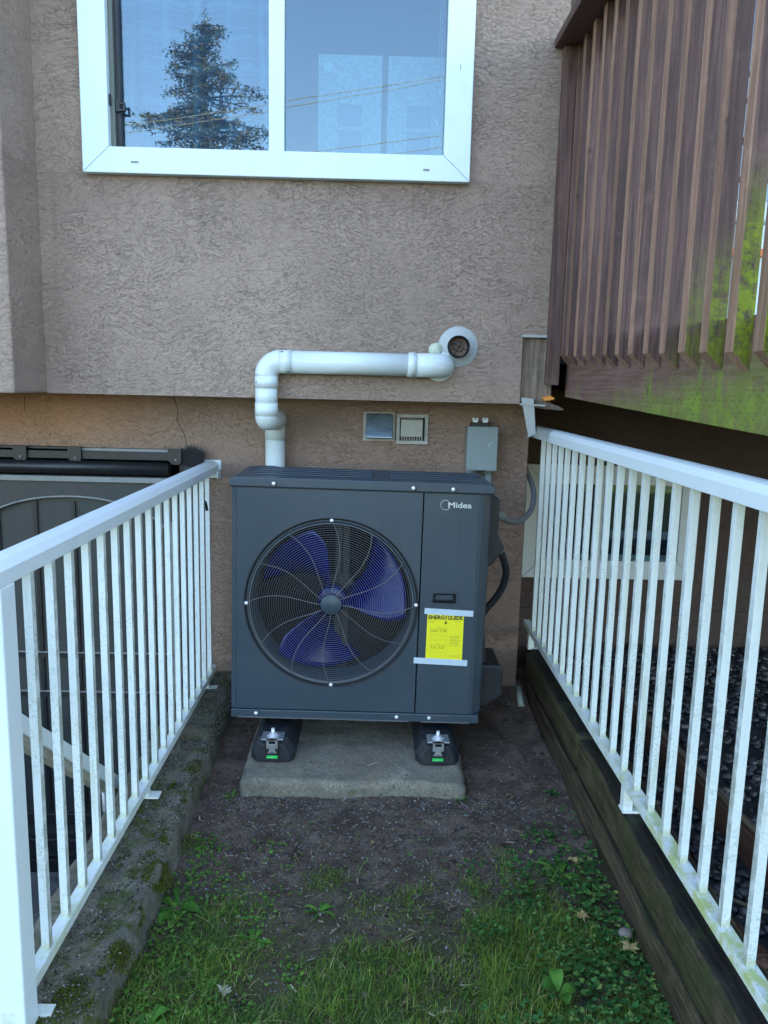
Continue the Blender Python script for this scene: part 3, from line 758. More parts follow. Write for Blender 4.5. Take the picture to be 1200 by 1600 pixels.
# service panel with handle recess: chamfered right corner
SX = .386; hx0, hx1, hz0, hz1 = .226, .316, .672, .712
mb = MB()
mb.box(.1785, hx0, FY, FY + .012, Z0 + .036, Z1 - .002); mb.box(hx1, SX, FY, FY + .012, Z0 + .036, Z1 - .002)
mb.box(hx0 + .0002, hx1 - .0002, FY, FY + .012, Z0 + .036, hz0); mb.box(hx0 + .0002, hx1 - .0002, FY, FY + .012, hz1, Z1 - .002)
mb.build('service_panel', M['unit'], U)
mb = MB(); mb.prism([(SX + .0005, FY + .0002), (SX + .012, FY + .002), (X1 - .006, FY + .034), (X1, FY + .05), (X1, YB - .1), (X1 - .005, YB - .1), (X1 - .005, FY + .055), (SX + .005, FY + .02)], 'z', Z0 + .036, Z1 - .002)
mb.build('corner_panel', M['unit'], U)
hd = MB(); hd.box(hx0, hx1, FY + .03, FY + .034, hz0, hz1); hd.box(hx0, hx0 + .002, FY + .005, FY + .03, hz0, hz1); hd.box(hx1 - .002, hx1, FY + .005, FY + .03, hz0, hz1); hd.box(hx0 + .002, hx1 - .002, FY + .005, FY + .03, hz0, hz0 + .002); hd.box(hx0 + .002, hx1 - .002, FY + .005, FY + .03, hz1 - .002, hz1)
hp = hd.build('handle', M['unit_dark'], U)
mb = MB(); e = .005
for bx in ((hx0 - e, hx1 + e, hz1, hz1 + e), (hx0 - e, hx1 + e, hz0 - e, hz0), (hx0 - e, hx0, hz0, hz1), (hx1, hx1 + e, hz0, hz1)): mb.box(bx[0], bx[1], FY - .0025, FY + .001, bx[2], bx[3])
mb.build('handle_rim', M['unit'], hp)
B(hx0 + .012, hx1 - .012, FY + .012, FY + .018, hz0 + .012, hz1 - .010).build('grip', M['unit'], hp)
# base rail
mb = MB(); mb.box(X0 + .004, X1 - .012, FY - .004, YB, Z0, Z0 + .033); mb.build('base_tray', M['unit'], U, bevel=.003)
for a, b in ((X0 + .03, .15), (.20, .39)): B(a, b, FY - .0085, FY - .0045, Z0 + .001, Z0 + .006).build('drip_lip', M['wire'], U)
# lid with a raised rim, ribs and oval dimples
mb = MB(); zl = Z1
mb.prism([(X0 - .004, zl), (X1 + .004, zl), (X1 + .004, zl + .026), (X1 - .012, zl + .036), (X0 + .012, zl + .036), (X0 - .004, zl + .026)], 'y', FY - .008, YB + .006)
lid = mb.build('lid', M['unit'], U, bevel=.004)
B(X0 - .002, X1 + .002, FY - .0035, YB, zl - .0035, zl - .0003).build('lid_shadow_gap', M['groove'], U)
for a, b in ((X0 + .06, -.02), (.05, X1 - .07)):
    for y in (2.93, 3.0, 3.07, 3.14): B(a, b, y, y + .03, zl + .036, zl + .0405).build('lid_rib', M['unit'], lid, bevel=.002)
for c in ((X0 + .09, 3.165), (X1 - .07, 3.1)):
    MB().lathe((c[0], c[1], zl + .0365), [(.055, 0), (.05, .005), (.04, .002), (.001, .002)], 28, 'z').build('lid_dimple', M['unit'], lid)
scr = []
for x, z in ((-.385, zl + .014), (.135, zl + .014), (.284, zl + .014), (-.445, Z0 + .018), (.105, Z0 + .018), (.232, Z0 + .018)):
    y = FY - .0082 if z > 1 else FY - .004
    s1 = MB().lathe((x, y, z), [(.0075, 0), (.0065, -.003), (.003, -.0042), (.0004, -.0042)], 14).build('screw', M['screw'], U)
    if z > 1:
        B(x + .006, x + .011, y - .0014, y + .0005, z - .011, z + .004).build('screw_slot', M['groove'], s1)
for x0, x1 in ((-.42, -.35), (.235, .31)): B(x0, x1, FY - .0052, FY - .0042, Z0 + .028, Z0 + .032).build('scuff', M['wire'], U)
# bell mouth and fan
MB().lathe((gc[0], FY, gc[1]), [(GR + .003, -.0025), (GR - .002, -.003), (GR - .004, .004), (GR - .010, .010)], 96).build('bell_rim', M['groove'], U)
MB().lathe((gc[0], FY, gc[1]), [(GR - .006, .006), (GR - .012, .005), (GR - .020, .012), (GR - .026, .03), (GR - .030, .12)], 96).build('bell_mouth', M['unit'], U)
B(X0 + .012, .176, YB - .045, YB - .035, Z0 + .04, Z1 - .006).build('coil', M['void'], U)
# coil fins and motor bracket seen dimly through the grille
mb = MB()
for k in range(44):
    x = X0 + .05 + k * .0155; mb.box(x, x + .002, YB - .050, YB - .0455, Z0 + .05, Z1 - .02)
fin = mb.build('coil_fins', plain('fin_metal', (.012, .014, .014), .5, metal=.4), U, kind='stuff')
for x in (-.115, -.145): B(x - .012, x + .012, 3.02 if x > -.12 else 3.03, 3.04, Z0 + .05, Z1 - .01).build('motor_bracket', plain('grey_bracket', (.035, .04, .04), .5, metal=.5), U)
MB().lathe((gc[0] + .02, 2.985, gc[1] + .015), [(.001, .05), (.055, .05), (.065, .06), (.065, .1), (.001, .1)], 32).build('motor', plain('motor_metal', (.05, .055, .055), .4, metal=.5), U)
fan = MB().lathe((gc[0], FY + .055, gc[1]), [(.001, -.004), (.045, -.004), (.055, .004), (.058, .05), (.001, .05)], 36).build('fan_hub', M['blade'], U)
def blade(a0):
    nu, nv = 12, 16; V = []
    for i in range(nu + 1):
        u = i / nu; r = .05 + u * .240
        half = .28 + .44 * u ** .8 - .16 * max(0, u - .75) * 4 * .5
        sw = -.10 + .38 * u ** 1.5
        for j in range(nv + 1):
            v = j / nv * 2 - 1; a = a0 + sw + v * half * (1 - .06 * u)
            y = FY + .105 + .080 * v + .018 * (v * v) - .02 * u
            V.append((gc[0] + r * cos(a), y, gc[1] + r * sin(a)))
    F = [(i * (nv + 1) + j, (i + 1) * (nv + 1) + j, (i + 1) * (nv + 1) + j + 1, i * (nv + 1) + j + 1) for i in range(nu) for j in range(nv)]
    o = MB().add(V, F, smooth=True).build('blade', M['blade'], fan)
    sm = o.modifiers.new('thick', 'SOLIDIFY'); sm.thickness = .004
for a in (8, 123, 244): blade(R(a))
# wire guard
mb = MB(); nr = 33
def gy_(r): return FY - .001 - .012 * (1 - (r / .315) ** 2)
for k in range(nr):
    r = .040 + (.312 - .040) * k / (nr - 1)
    mb.tube([(gc[0] + r * cos(2 * pi * i / 72), gy_(r), gc[1] + r * sin(2 * pi * i / 72)) for i in range(72)], 0.0009 if k < nr - 1 else .0024, 5, closed=True)
guard = mb.build('fan_guard', M['wire'], U, kind='stuff')
for k in range(12):
    a0 = R(90 + 30 * k + (0 if k % 3 == 0 else 2)); P = []
    for i in range(19):
        t_ = i / 18; r = .036 + t_ * (.316 - .036)
        a = a0 - .15 * sin(pi * t_ ** .9)
        P.append((gc[0] + r * cos(a), gy_(r) - .002, gc[1] + r * sin(a)))
    MB().tube(P, .0016, 6).build('spoke', M['wire'], guard)
MB().lathe((gc[0], FY - .019, gc[1]), [(.0005, 0), (.036, 0), (.0395, .003), (.0395, .008), (.0005, .008)], 40).build('guard_cap', M['unit'], guard)
for k in range(4):
    a = R(90 * k + 1); c = (gc[0] + .324 * cos(a), FY - .006, gc[1] + .324 * sin(a))
    MB().lathe(c, [(.0075, .004), (.0068, 0), (.004, -.002), (.0004, -.0025)], 14).build('clip_screw', M['screw'], guard)
# right-hand covers
mb = MB(); mb.prism([(X1 + .0005, .80), (X1 + .0005, 1.075), (X1 + .030, 1.075), (X1 + .042, 1.06), (X1 + .042, .925), (X1 + .070, .875), (X1 + .020, .80)], 'y', FY + .10, FY + .26)
mb.build('terminal_cover', M['unit_dark'], U, bevel=.006)
mb = MB(); mb.prism([(X1 + .0005, .205), (X1 + .0005, .385), (X1 + .085, .385), (X1 + .098, .36), (X1 + .098, .255), (X1 + .03, .205)], 'y', FY + .12, FY + .34)
mb.build('valve_cover', M['unit_dark'], U, bevel=.008)
mb = MB(); mb.prism([(X1 + .0005, .386), (X1 + .0005, .62), (X1 + .012, .56), (X1 + .03, .386)], 'y', FY + .15, FY + .25); mb.build('pipe_shroud', M['unit_dark'], U)
MB().tube([(X1 + .035, FY + .13, .885), (X1 + .055, FY + .14, .86)], [.024, .02], 14).build('cable_gland', plain('gland_grey', (.10, .13, .13), .4), U)
# maker's mark: ring with raised letters
def logo():
    mb = MB(); c = Vector((.2585, FY - .0006, 1.0535)); P = []
    for i in range(40):
        a = R(55) + R(285) * i / 39; P.append((c.x + .0185 * cos(a), c.y - .001, c.z + .0185 * sin(a)))
    mb.tube(P, .0011, 6)
    o = mb.build('logo_ring', M['logo'], U)
    text('logo_letters', 'Midea', .028, M['logo'], o, (.3125, FY - .0006, 1.0445), .0009, width=.088, height=.021, bold=.0004)
logo()
U.rotation_euler = (0, R(.62), 0)

# ------------------------------------------------------------------ energy label (taped on the service panel)
EL = thing('energy_label', 'yellow paper label taped on the unit below the handle slot', 'label', (.284, FY - .003, .53))
ya = FY - .0012
sh = MB().prism([(.2135, .632), (.3535, .630), (.3525, .440), (.2105, .445)], 'y', ya - .0012, ya); sheet = sh.build('sheet', M['yellow'], EL)
yt = ya - .0013
text('heading', 'ENERG', .02, M['ink'], sheet, (.2485, yt, .6065), .0001, width=.062, height=.0165, bold=.0009)
text('heading', 'GUIDE', .02, M['ink'], sheet, (.3205, yt, .6055), .0001, width=.058, height=.0165, bold=.0009)
mb = MB(); mb.prism([(.2792, .623), (.2818, .623), (.2855, .613), (.2892, .623), (.2918, .623), (.2866, .609), (.2866, .594), (.2925, .594), (.2852, .586), (.2778, .594), (.2838, .594), (.2838, .609)], 'y', yt - .0002, yt); mb.build('arrow', M['ink'], sheet)
text('line', 'Cooling', .005, M['ink'], sheet, (.258, yt, .5735), .0001, height=.0035)
text('line', 'Efficiency Rating (SEER2)', .005, M['ink'], sheet, (.258, yt, .5655), .0001, width=.062, height=.004)
text('value', '16.50 - 17.00', .008, M['ink'], sheet, (.258, yt, .5555), .0001, width=.060, height=.0068)
text('line', 'Heating', .005, M['ink'], sheet, (.256, yt, .5075), .0001, height=.0035)
text('line', 'Efficiency Rating (HSPF2)', .005, M['ink'], sheet, (.256, yt, .4995), .0001, width=.060, height=.004)
text('value', '8.50 - 9.00', .008, M['ink'], sheet, (.256, yt, .4885), .0001, width=.050, height=.0068)
mb = MB()
for x in (.2365, .2515): mb.prism([(x, .549 if x < .24 else .483), (x + .004, .549 if x < .24 else .483), (x + .002, .553 if x < .24 else .487)], 'y', yt - .0002, yt)
for z in (.546, .538, .527, .523, .478, .470, .462, .455): mb.box(.230, .288, yt - .0002, yt, z, z + .0006)
for x in (.227, .290): mb.box(x, x + .0006, yt - .0002, yt, .455, .58)
for k in range(7): mb.box(.300, .342 - (k % 3) * .003, yt - .0002, yt, .539 - k * .006, .5408 - k * .006)
for k in range(2): mb.box(.296, .343, yt - .0002, yt, .460 - k * .005, .4615 - k * .005); mb.box(.218, .246 - k * .006, yt - .0002, yt, .598 - k * .005, .5994 - k * .005); 
mb.box(.315, .345, yt - .0002, yt, .596, .5974)
mb.build('small_print', M['ink_soft'], sheet, kind='stuff')
MB().prism([(.2025, .650), (.3890, .642), (.3885, .619), (.2010, .627)], 'y', ya - .0022, ya - .0014).build('tape', M['tape'], EL)
MB().prism([(.1660, .452), (.3740, .444), (.3725, .420), (.1650, .428)], 'y', ya - .0022, ya - .0014).build('tape', M['tape'], EL)

# ------------------------------------------------------------------ rubber feet on the concrete pad
rough_pad = rough_box('concrete_pad', -.468, .357, 2.60, 3.40, -.06, .063, .014, .0045, M['pad'], freq=11, edge=.006, warp=lambda q: Vector((q.x * (1 + (q.y - 2.6) * .03), q.y + (.014 * noise.noise(Vector((q.x * 5, 0, 0))) if q.y < 2.7 else 0), q.z - (.012 * max(0, (q.x - .28) / .08) if q.y < 2.72 and q.z > .04 else 0))))
tag(rough_pad, 'worn grey concrete slab lying on the dirt beneath the unit', 'slab')
def foot(cx, lab):
    f = thing('rubber_foot', lab, 'rubber foot', (cx, 2.95, .06), 'rubber support feet')
    y0, y1, hw = 2.735, 3.28, .083
    rings = [(hw, 0, .066), (hw, 0, .105), (hw * .72, .022, .152)]
    V = []; F = []
    prof = [(-hw, .066), (-hw, .105), (-hw * .66, .155), (hw * .66, .155), (hw, .105), (hw, .066)]
    for (yy, k, dzz) in ((y0, .80, -.018), (y0 + .03, 1, 0), (y1 - .03, 1, 0), (y1, .80, -.018)):
        for (x, z) in prof: V.append((cx + x * k, yy, z + (dzz if z > .12 else (dzz * .6 if z > .1 else 0))))
    V = [(cx - hw * .70, y0 - .002 + .0, .066) if i == 0 else v for i, v in enumerate(V)]
    n = 6
    for r in range(3):
        for i in range(n): F.append((r * n + i, r * n + (i + 1) % n, (r + 1) * n + (i + 1) % n, (r + 1) * n + i))
    F += [tuple(range(n))[::-1], tuple(range(3 * n, 4 * n))]
    MB().add(V, F).build('block', M['rubber'], f, bevel=.006)
    # recess slot in the front slope, strap with window, level vial
    mb = MB(); mb.box(cx - .026, cx + .026, y0 - .006, y0 + .012, .083, .136); mb.build('slot', M['groove'], f, bevel=.002)
    mb = MB(); yy = y0 - .0105
    z0, z1 = .118, .168
    mb.box(cx - .021, cx - .012, yy, yy + .003, .125, z1); mb.box(cx + .012, cx + .021, yy, yy + .003, .125, z1); mb.box(cx - .012, cx + .012, yy, yy + .003, .155, z1); mb.box(cx - .012, cx + .012, yy, yy + .003, .108, .143)
    mb.box(cx - .016, cx + .016, yy, yy + .003, .106, .112)
    mb.build('strap', M['steel'], f, bevel=.0008)
    mb = MB(); mb.box(cx - .042, cx + .042, y0 - .008, y0 + .06, .157, .162); mb.box(cx - .021, cx + .021, y0 - .0105, y0 - .008, .157, .168); mb.build('bracket', M['steel'], f, bevel=.001)
    MB().tube([(cx, y0 + .022, .162), (cx, y0 + .022, .192)], .0065, 12).build('bolt', M['screw'], f)
    MB().lathe((cx, y0 + .022, .1622), [(.0005, .012), (.013, .012), (.013, .002), (.024, .002), (.024, 0), (.0005, 0)], 6, 'z', smooth=False).build('nut', M['screw'], f)
    gs = MB().box(cx - .021, cx + .021, y0 - .0085, y0 - .0065, .0845, .0965).build('sticker', M['green'], f)
    text('mark', '~ /// ~', .01, plain('sticker_white', (.7, .9, .7)), gs, (cx, y0 - .0087, .0875), .0001, width=.032, height=.005)
foot(-.366, 'black rubber foot under the fan side of the unit')
foot(.262, 'black rubber foot under the label side of the unit')

# ------------------------------------------------------------------ line set cover (white duct)
LC = thing('pipe_cover', 'white plastic pipe duct running along the upper wall and down behind the unit', 'pipe duct', (-.45, 3.2, 1.3))
yc, rr = 3.195, .0455
def elbow(c, a0, a1, rad, rt, plane='xz', n=14):
    P = []
    for i in range(n + 1):
        a = a0 + (a1 - a0) * i / n; u, v = rad * cos(a), rad * sin(a)
        P.append({'xz': (c[0] + u, c[1], c[2] + v), 'yz': (c[0], c[1] + u, c[2] + v), 'xy': (c[0] + u, c[1] + v, c[2])}[plane])
    return MB().tube(P, rt, 28)
zp, xp = 1.5735, -.4515
MB().tube([(-.36, yc, zp), (.14, yc, zp - .001)], rr, 28).build('straight', M['pvc'], LC)
el = elbow((-.392, yc, zp - .0595), pi / 2, pi, .0595, .0472); el.build('elbow', M['pvc'], LC)
el1 = MB().tube([(-.394, yc, zp), (-.347, yc, zp)], .0476, 28).tube([(xp, yc, zp - .058), (xp, yc, zp - .108)], .0474, 28); el1.build('collar', M['pvc'], LC)
MB().tube([(xp, yc, 1.475), (xp, yc, 1.39)], rr, 28).build('straight', M['pvc'], LC)
MB().tube([(xp, yc, 1.405), (xp, yc, 1.352)], .0472, 28).build('collar', M['pvc'], LC)
# turns back under the overhang: pod-shaped end
P = [(xp, yc, 1.372), (xp, yc, 1.354), (xp, yc + .005, 1.345), (xp + .002, yc + .016, 1.338), (xp + .005, yc + .05, 1.336), (xp + .010, 3.40, 1.330), (xp + .012, 3.44, 1.328)]
MB().tube(P, [.0468, .0468, .0468, .0464, .0455, .0450, .0450], 28).build('elbow', M['pvc'], LC)
yd = 3.49; xd = -.4535
MB().tube([(xd, yd, 1.352), (xd, yd, 1.348), (xd, yd, 1.235)], [.040, .0462, .0462], 28).build('elbow', M['pvc'], LC)
MB().tube([(xd, yd, 1.238), (xd, yd, .25)], .0445, 28).build('straight', M['pvc'], LC)
MB().lathe((xd + .010, yd - .055, 1.329), [(.045, 0), (.0480, .002), (.0480, .007), (.045, .009)], 28).build('flange', M['pvc'], LC)
# right end: coupler and wall elbow
MB().tube([(.125, yc, zp), (.160, yc, zp - .001)], .0498, 28).build('collar', M['pvc'], LC)
MB().tube([(.15, yc, zp - .001), (.225, yc, zp - .001), (.246, yc + .003, zp - .001), (.262, yc + .012, zp - .001), (.270, yc + .03, zp - .001), (.272, YU + .02, zp - .001)], [.0482, .0482, .0480, .0476, .0474, .0474], 28).build('wall_elbow', M['pvc'], LC)
MB().lathe((.258, YU - .012, zp - .003), [(.001, 0), (.060, 0), (.0615, .003), (.0615, .011), (.001, .011)], 40).build('wall_flange', M['pvc'], LC)
for x, z in ((.296, zp + .036), (.312, zp - .022), (.262, zp + .055)): MB().lathe((x, YU - .0125, z), [(.0032, 0), (.0028, -.002), (.0003, -.002)], 10).build('screw', M['groove'], LC)
for x, z in ((.150, zp + .038), (.150, zp - .037), (-.36, zp - .04), (xp - .037, zp - .085), (-.385, zp + .04)):
    MB().lathe((x, yc - .030, z), [(.003, .004), (.0026, -.002), (.0003, -.002)], 10).build('screw', M['groove'], LC)

# round vent with its white plate
RV = thing('round_vent', 'black round vent with a pale grey round wall plate beside the duct end', 'vent', (.333, YU, 1.652))
MB().lathe((.333, YU, 1.652), [(.046, -.018), (.055, -.006), (.080, -.0045), (.083, -.001), (.083, .005)], 56).build('plate', plain('chalky_white', (.42, .45, .44), .6, var=.1, dirt=(.25, .27, .24), dirt_amt=.5), RV)
MB().lathe((.333, YU, 1.652), [(.0435, .02), (.0435, -.046), (.041, -.048), (.039, -.046), (.039, .02), (.001, .02)], 40).build('pipe', M['void'], RV)
mb = MB()
mb.lathe((.333, YU - .040, 1.652), [(.0185, 0), (.0215, 0), (.0215, .006), (.0185, .006), (.0185, 0)], 32)
for k in range(4):
    a = R(45 + 90 * k + 20); d = Vector((cos(a), 0, sin(a))); c = Vector((.333, YU - .037, 1.652)); mb.tube([c + d * .004, c + d * .0185], .0016, 6); mb.tube([c + d * .0215, c + d * .039], .0016, 6)
mb.lathe((.333, YU - .040, 1.652), [(.0005, 0), (.006, 0), (.006, .006), (.0005, .006)], 16)
mb.build('grille', plain('dark_grille', (.012, .012, .013), .5), RV)
# foam sealed hole
FP = MB(); rnd = random.Random(3)
V = [(.242, YU - .022, 1.638)]; ring = 20
for q, (rad, y) in enumerate(((.016, YU - .018), (.026, YU - .008), (.031, YU + .001))):
    for k in range(ring):
        a = 2 * pi * k / ring; r_ = rad * (1 + .12 * noise.noise(Vector((cos(a) * 2, sin(a) * 2, q))))
        V.append((.242 + r_ * cos(a), y + .003 * sin(3 * a + q), 1.636 + r_ * sin(a) * 1.05))
F = [(0, 1 + k, 1 + (k + 1) % ring) for k in range(ring)]
for q in range(2):
    for k in range(ring): a = 1 + q * ring + k; b = 1 + q * ring + (k + 1) % ring; F.append((a, a + ring, b + ring, b))
tag(FP.add(V, F, smooth=True).build('foam_plug', plain('pale_foam', (.50, .56, .42), .7, var=.15, bumpd=.002)), 'pale greenish foam plug between the duct end and the round vent', 'foam plug')

# square wall vents under the overhang
def hood(x0, x1, z0, z1, lab, metal):
    h = thing('vent_hood', lab, 'vent', ((x0 + x1) / 2, YL, z0))
    fm = plain('aged_hood_frame', (.42, .42, .37), .6, var=.2, dirt=(.17, .12, .07), dirt_amt=.7); t = .016
    mb = MB(); mb.box(x0, x1, YL - .012, YL, z0, z0 + t); mb.box(x0, x1, YL - .012, YL, z1 - t, z1); mb.box(x0, x0 + t, YL - .012, YL, z0 + t, z1 - t); mb.box(x1 - t, x1, YL - .012, YL, z0 + t, z1 - t)
    mb.build('frame', fm, h, bevel=.002)
    if metal:
        mb = MB(); mb.prism([(YL - .0125, z1 - .004), (YL - .026, z1 - .012), (YL - .065, z0 + .020), (YL - .060, z0 + .014), (YL - .055, z0 + .020), (YL - .010, z0 + .03)], 'x', x0 + .013, x1 - .012)
        mb.build('cover', plain('blue_grey_metal', (.20, .27, .31), .30, metal=.6, var=.12), h, bevel=.003)
        B(x0 + t, x1 - t, YL - .008, YL - .001, z0 + t, z0 + .03).build('opening', M['void'], h)
    else:
        B(x0 + t, x1 - t, YL - .009, YL - .001, z0 + t, z1 - t).build('backing', M['groove'], h)
        mb = MB(); mb.prism([(YL - .010, z1 - .019), (YL - .030, z1 - .026), (YL - .034, z0 + .034), (YL - .010, z0 + .034)], 'x', x0 + t + .004, x1 - t - .010)
        mb.build('cover', plain('aged_cream_plastic', (.40, .40, .34), .6, var=.2, dirt=(.22, .19, .14), dirt_amt=.6), h, bevel=.003)
        for k in range(9):
            x = x0 + t + .008 + k * .0115; B(x, x + .004, YL - .018, YL - .0095, z0 + t + .001, z0 + .033).build('slat', fm, h)
hood(-.058, .088, 1.236, 1.368, 'square wall vent with a slanted blue-grey metal flap, left of the pair', True)
hood(.094, .240, 1.225, 1.362, 'square wall vent with cream slatted cover, right of the pair', False)

# disconnect box
DB = thing('disconnect_box', 'grey-green electrical box on the wall behind the unit lid', 'electrical box', (.477, YL, 1.12))
B(.414, .545, YL - .095, YL - .001, 1.122, 1.312).build('body', M['box_grey'], DB, bevel=.004)
B(.411, .548, YL - .102, YL - .0955, 1.119, 1.317).build('cover', M['box_grey'], DB, bevel=.003)
B(.465, .495, YL - .106, YL - .1025, 1.117, 1.122).build('latch', M['unit_dark'], DB)
mb = MB().tube([(.505, YL - .1025, 1.232), (.522, YL - .1025, 1.250)], .0016, 6); mb.build('scratch', M['fence'], DB)
B(.430, .515, YL - .07, YL - .02, 1.3125, 1.334).build('hub', M['unit_dark'], DB, bevel=.003)
for x in (.447, .492):
    mb = MB(); mb.prism([(x - .010, 1.334), (x + .010, 1.334), (x + .014, 1.352), (x + .006, 1.356), (x, 1.345), (x - .006, 1.356), (x - .014, 1.352)], 'y', YL - .072, YL - .05); mb.build('clip', M['vinyl'], DB)
for x in (.438, .519): MB().tube([(x, YL - .05, 1.121), (x, YL - .05, .9)], .017, 16).tube([(x, YL - .05, 1.122), (x, YL - .05, 1.100)], .021, 16).build('conduit_stub', M['box_grey'], DB)

def spline(P, n=8):
    P = [Vector(p) for p in P]; Q = [P[0] * 2 - P[1]] + P + [P[-1] * 2 - P[-2]]; out = []
    for i in range(1, len(Q) - 2):
        for k in range(n):
            t = k / n; a, b, c, d = Q[i - 1:i + 3]
            out.append(.5 * ((2 * b) + (c - a) * t + (2 * a - 5 * b + 4 * c - d) * t * t + (3 * b - a - 3 * c + d) * t ** 3))
    return out + [P[-1]]
cd = thing('conduit', 'grey flexible conduit looping from the unit side around the wall corner', 'conduit', (.52, 3.1, .975))
MB().tube(spline([(.500, 3.06, .985), (.525, 3.10, .965), (.585, 3.22, .928), (.650, 3.34, .915), (.712, 3.46, .935), (.742, 3.54, .985), (.745, 3.60, 1.04), (.722, 3.66, 1.11), (.712, 3.70, 1.16)]), .0125, 14).build('hose', M['conduit'], cd)
MB().tube([(.478, 3.04, .990), (.505, 3.07, .980)], .018, 14).tube([(.500, 3.065, .983), (.519, 3.09, .972)], .021, 8, smooth=False).build('connector', plain('zinc_connector', (.35, .42, .40), .35, metal=.6), cd)
cw = thing('power_cable', 'black flexible cable bulging from under the terminal cover, right of unit', 'cable', (.50, 3.0, .84))
MB().tube(spline([(.493, 2.99, .865), (.512, 3.0, .835), (.532, 3.03, .790), (.545, 3.06, .74), (.537, 3.08, .68), (.510, 3.10, .62), (.478, 3.11, .575), (.455, 3.12, .53)]), .0145, 14).build('hose', M['rubber'], cw)
MB().tube([(.490, 2.985, .872), (.508, 3.0, .84)], [.019, .0165], 12).build('connector', plain('gland_green_grey', (.15, .19, .18), .4), cw)

# ------------------------------------------------------------------ white railings
def railing(name, lab, X, ya, yb, zt, zbr, feet, b0, pitch, nb, side, foot_z, side_out=0):
    f = thing(name, lab, 'railing', (X, (ya + yb) / 2, foot_z))
    hw = .034
    xo = hw + (.008 if side_out < 0 else 0)
    prof = [(X - xo, zt - .052), (X - xo, zt - .020), (X - hw * .62, zt - .004), (X - hw * .3, zt), (X + hw * .3, zt), (X + hw * .62, zt - .004), (X + hw, zt - .020), (X + hw, zt - .052), (X + hw * .6, zt - .052), (X + hw * .6, zt - .045), (X - hw * .6, zt - .045), (X - hw * .6, zt - .052)]
    MB().prism(prof, 'y', ya, yb).build('top_rail', M['rail'], f, bevel=.0015)
    B(X - .016, X + .016, ya, yb, zbr - .028, zbr).build('bottom_rail', M['fence_low'], f, bevel=.0015)
    h = .0095
    b = B(X - h, X + h, b0 - h, b0 + h, zbr - .002, zt - .044).build('baluster', M['fence'], f, bevel=.0012)
    for k in range(1, nb): share(b, 0, k * pitch, 0)
    for y in feet:
        s = .014
        p = B(X - s, X + s, y - s, y + s, foot_z, zbr - .0275).build('foot', M['fence_low'], f)
        B(X - .016 if side > 0 else X - .05, X + .05 if side > 0 else X + .016, y - .02, y + .02, foot_z - .004, foot_z + .003).build('foot_plate', M['fence_low'], p)
    return f
LF = railing('metal_railing', 'white metal railing on the mossy concrete curb, left of the unit', -.748, 1.437, 3.50, 1.132, .162, (2.405, 3.34), 1.633, .1120, 17, 1, .112, -1)
B(-.800, -.713, 1.4375, 1.500, .085, 1.081).build('post', M['rail'], LF, bevel=.004)
B(-.79, -.688, 1.50, 1.53, .093, .101).build('post_plate', M['fence_low'], LF)
B(-.715, -.709, 3.47, 3.535, 1.055, 1.09).build('bracket', M['rail'], LF, bevel=.001)
B(-.785, -.709, 3.535, YL - .0005, 1.050, 1.132).build('wall_plate', M['rail'], LF, bevel=.002)
MB().lathe((-.7085, 3.51, 1.066), [(.0004, .002), (.005, .002), (.006, 0)], 10, 'x').build('bolt', M['steel_dull'], LF)
MB().tube([(-.748, 3.33, .98), (-.735, 3.325, .965), (-.73, 3.33, .93)], .006, 6).build('twisted_clip', M['unit_dark'], LF)
RF = railing('metal_railing', 'white metal railing on the wet timber wall, under the deck edge', .764, 1.02, 3.66, 1.318, .366, (2.10, 3.53), 1.472 - .112 * 4, .1122, 23, 1, .266)
B(.730, .798, .96, 1.019, .25, 1.27).build('post', M['rail'], RF, bevel=.004)
# stair handrail down into the stairwell
SH = thing('stair_handrail', 'white slanting handrail going down into the basement stairwell', 'handrail', (-.92, 2.66, 0))
def slant(y0, z0, y1, z1, h, name):
    mb = MB(); mb.prism([(y0, z0), (y1, z1), (y1, z1 - h), (y0, z0 - h)], 'x', -.945, -.895); mb.build(name, M['rail'], SH, bevel=.003)
sl_ = -.78
slant(.9, .624 + .99 * .78, 2.70, .624 - .81 * .78, .055, 'rail')
mb = MB(); mb.prism([(.9, .568 + .99 * .78), (2.70, .568 - .81 * .78), (2.70, .538 - .81 * .78), (.9, .538 + .99 * .78)], 'x', -.938, -.902); mb.build('rail_underside', plain('dirty_rail', (.33, .32, .25), .6, var=.3, dirt=(.15, .12, .08), dirt_amt=.6), SH)
for y in (1.2, 2.5):
    MB().tube([(-.92, y, .56 - (y - 1.893) * .78), (-.92, y, .47 - (y - 1.893) * .78), (-.862, y, .44 - (y - 1.893) * .78)], .009, 8).build('bracket', M['steel_dull'], SH)

# ------------------------------------------------------------------ timber wall on the right, gravel bed behind
TW = thing('timber_wall', 'dark wet mossy timber edging wall under the right white railing', 'timber wall', (.82, 2.2, 0))
def wt(q): q.x += .018 * noise.noise(Vector((q.y * 1.5, q.z * 3, 1))) + .01 * (.2 - q.z); return q
rough_box('timber', .742, .885, .8, 3.52, -.1, .118, .03, .004, [M['timber'], M['timber_wet']], TW, freq=6, edge=.008, warp=wt)
rough_box('timber', .740, .885, .8, 2.58, .122, .262, .022, .005, [M['timber'], M['timber_wet']], TW, freq=7, edge=.010, warp=wt)
rough_box('timber', .744, .885, 2.592, 3.53, .120, .264, .022, .005, [M['timber'], M['timber_wet']], TW, freq=8, edge=.010, warp=wt)
B(.886, 7, .5, YR, -.02, .10).build('gravel_bed', M['stone'], kind='structure')
rng = np.random.default_rng(5)
def ico(sub=1):
    bm = bmesh.new(); bmesh.ops.create_icosphere(bm, subdivisions=sub, radius=1)
    V = np.array([v.co[:] for v in bm.verts]); F = np.array([[v.index for v in f.verts] for f in bm.faces]); bm.free(); return V, F
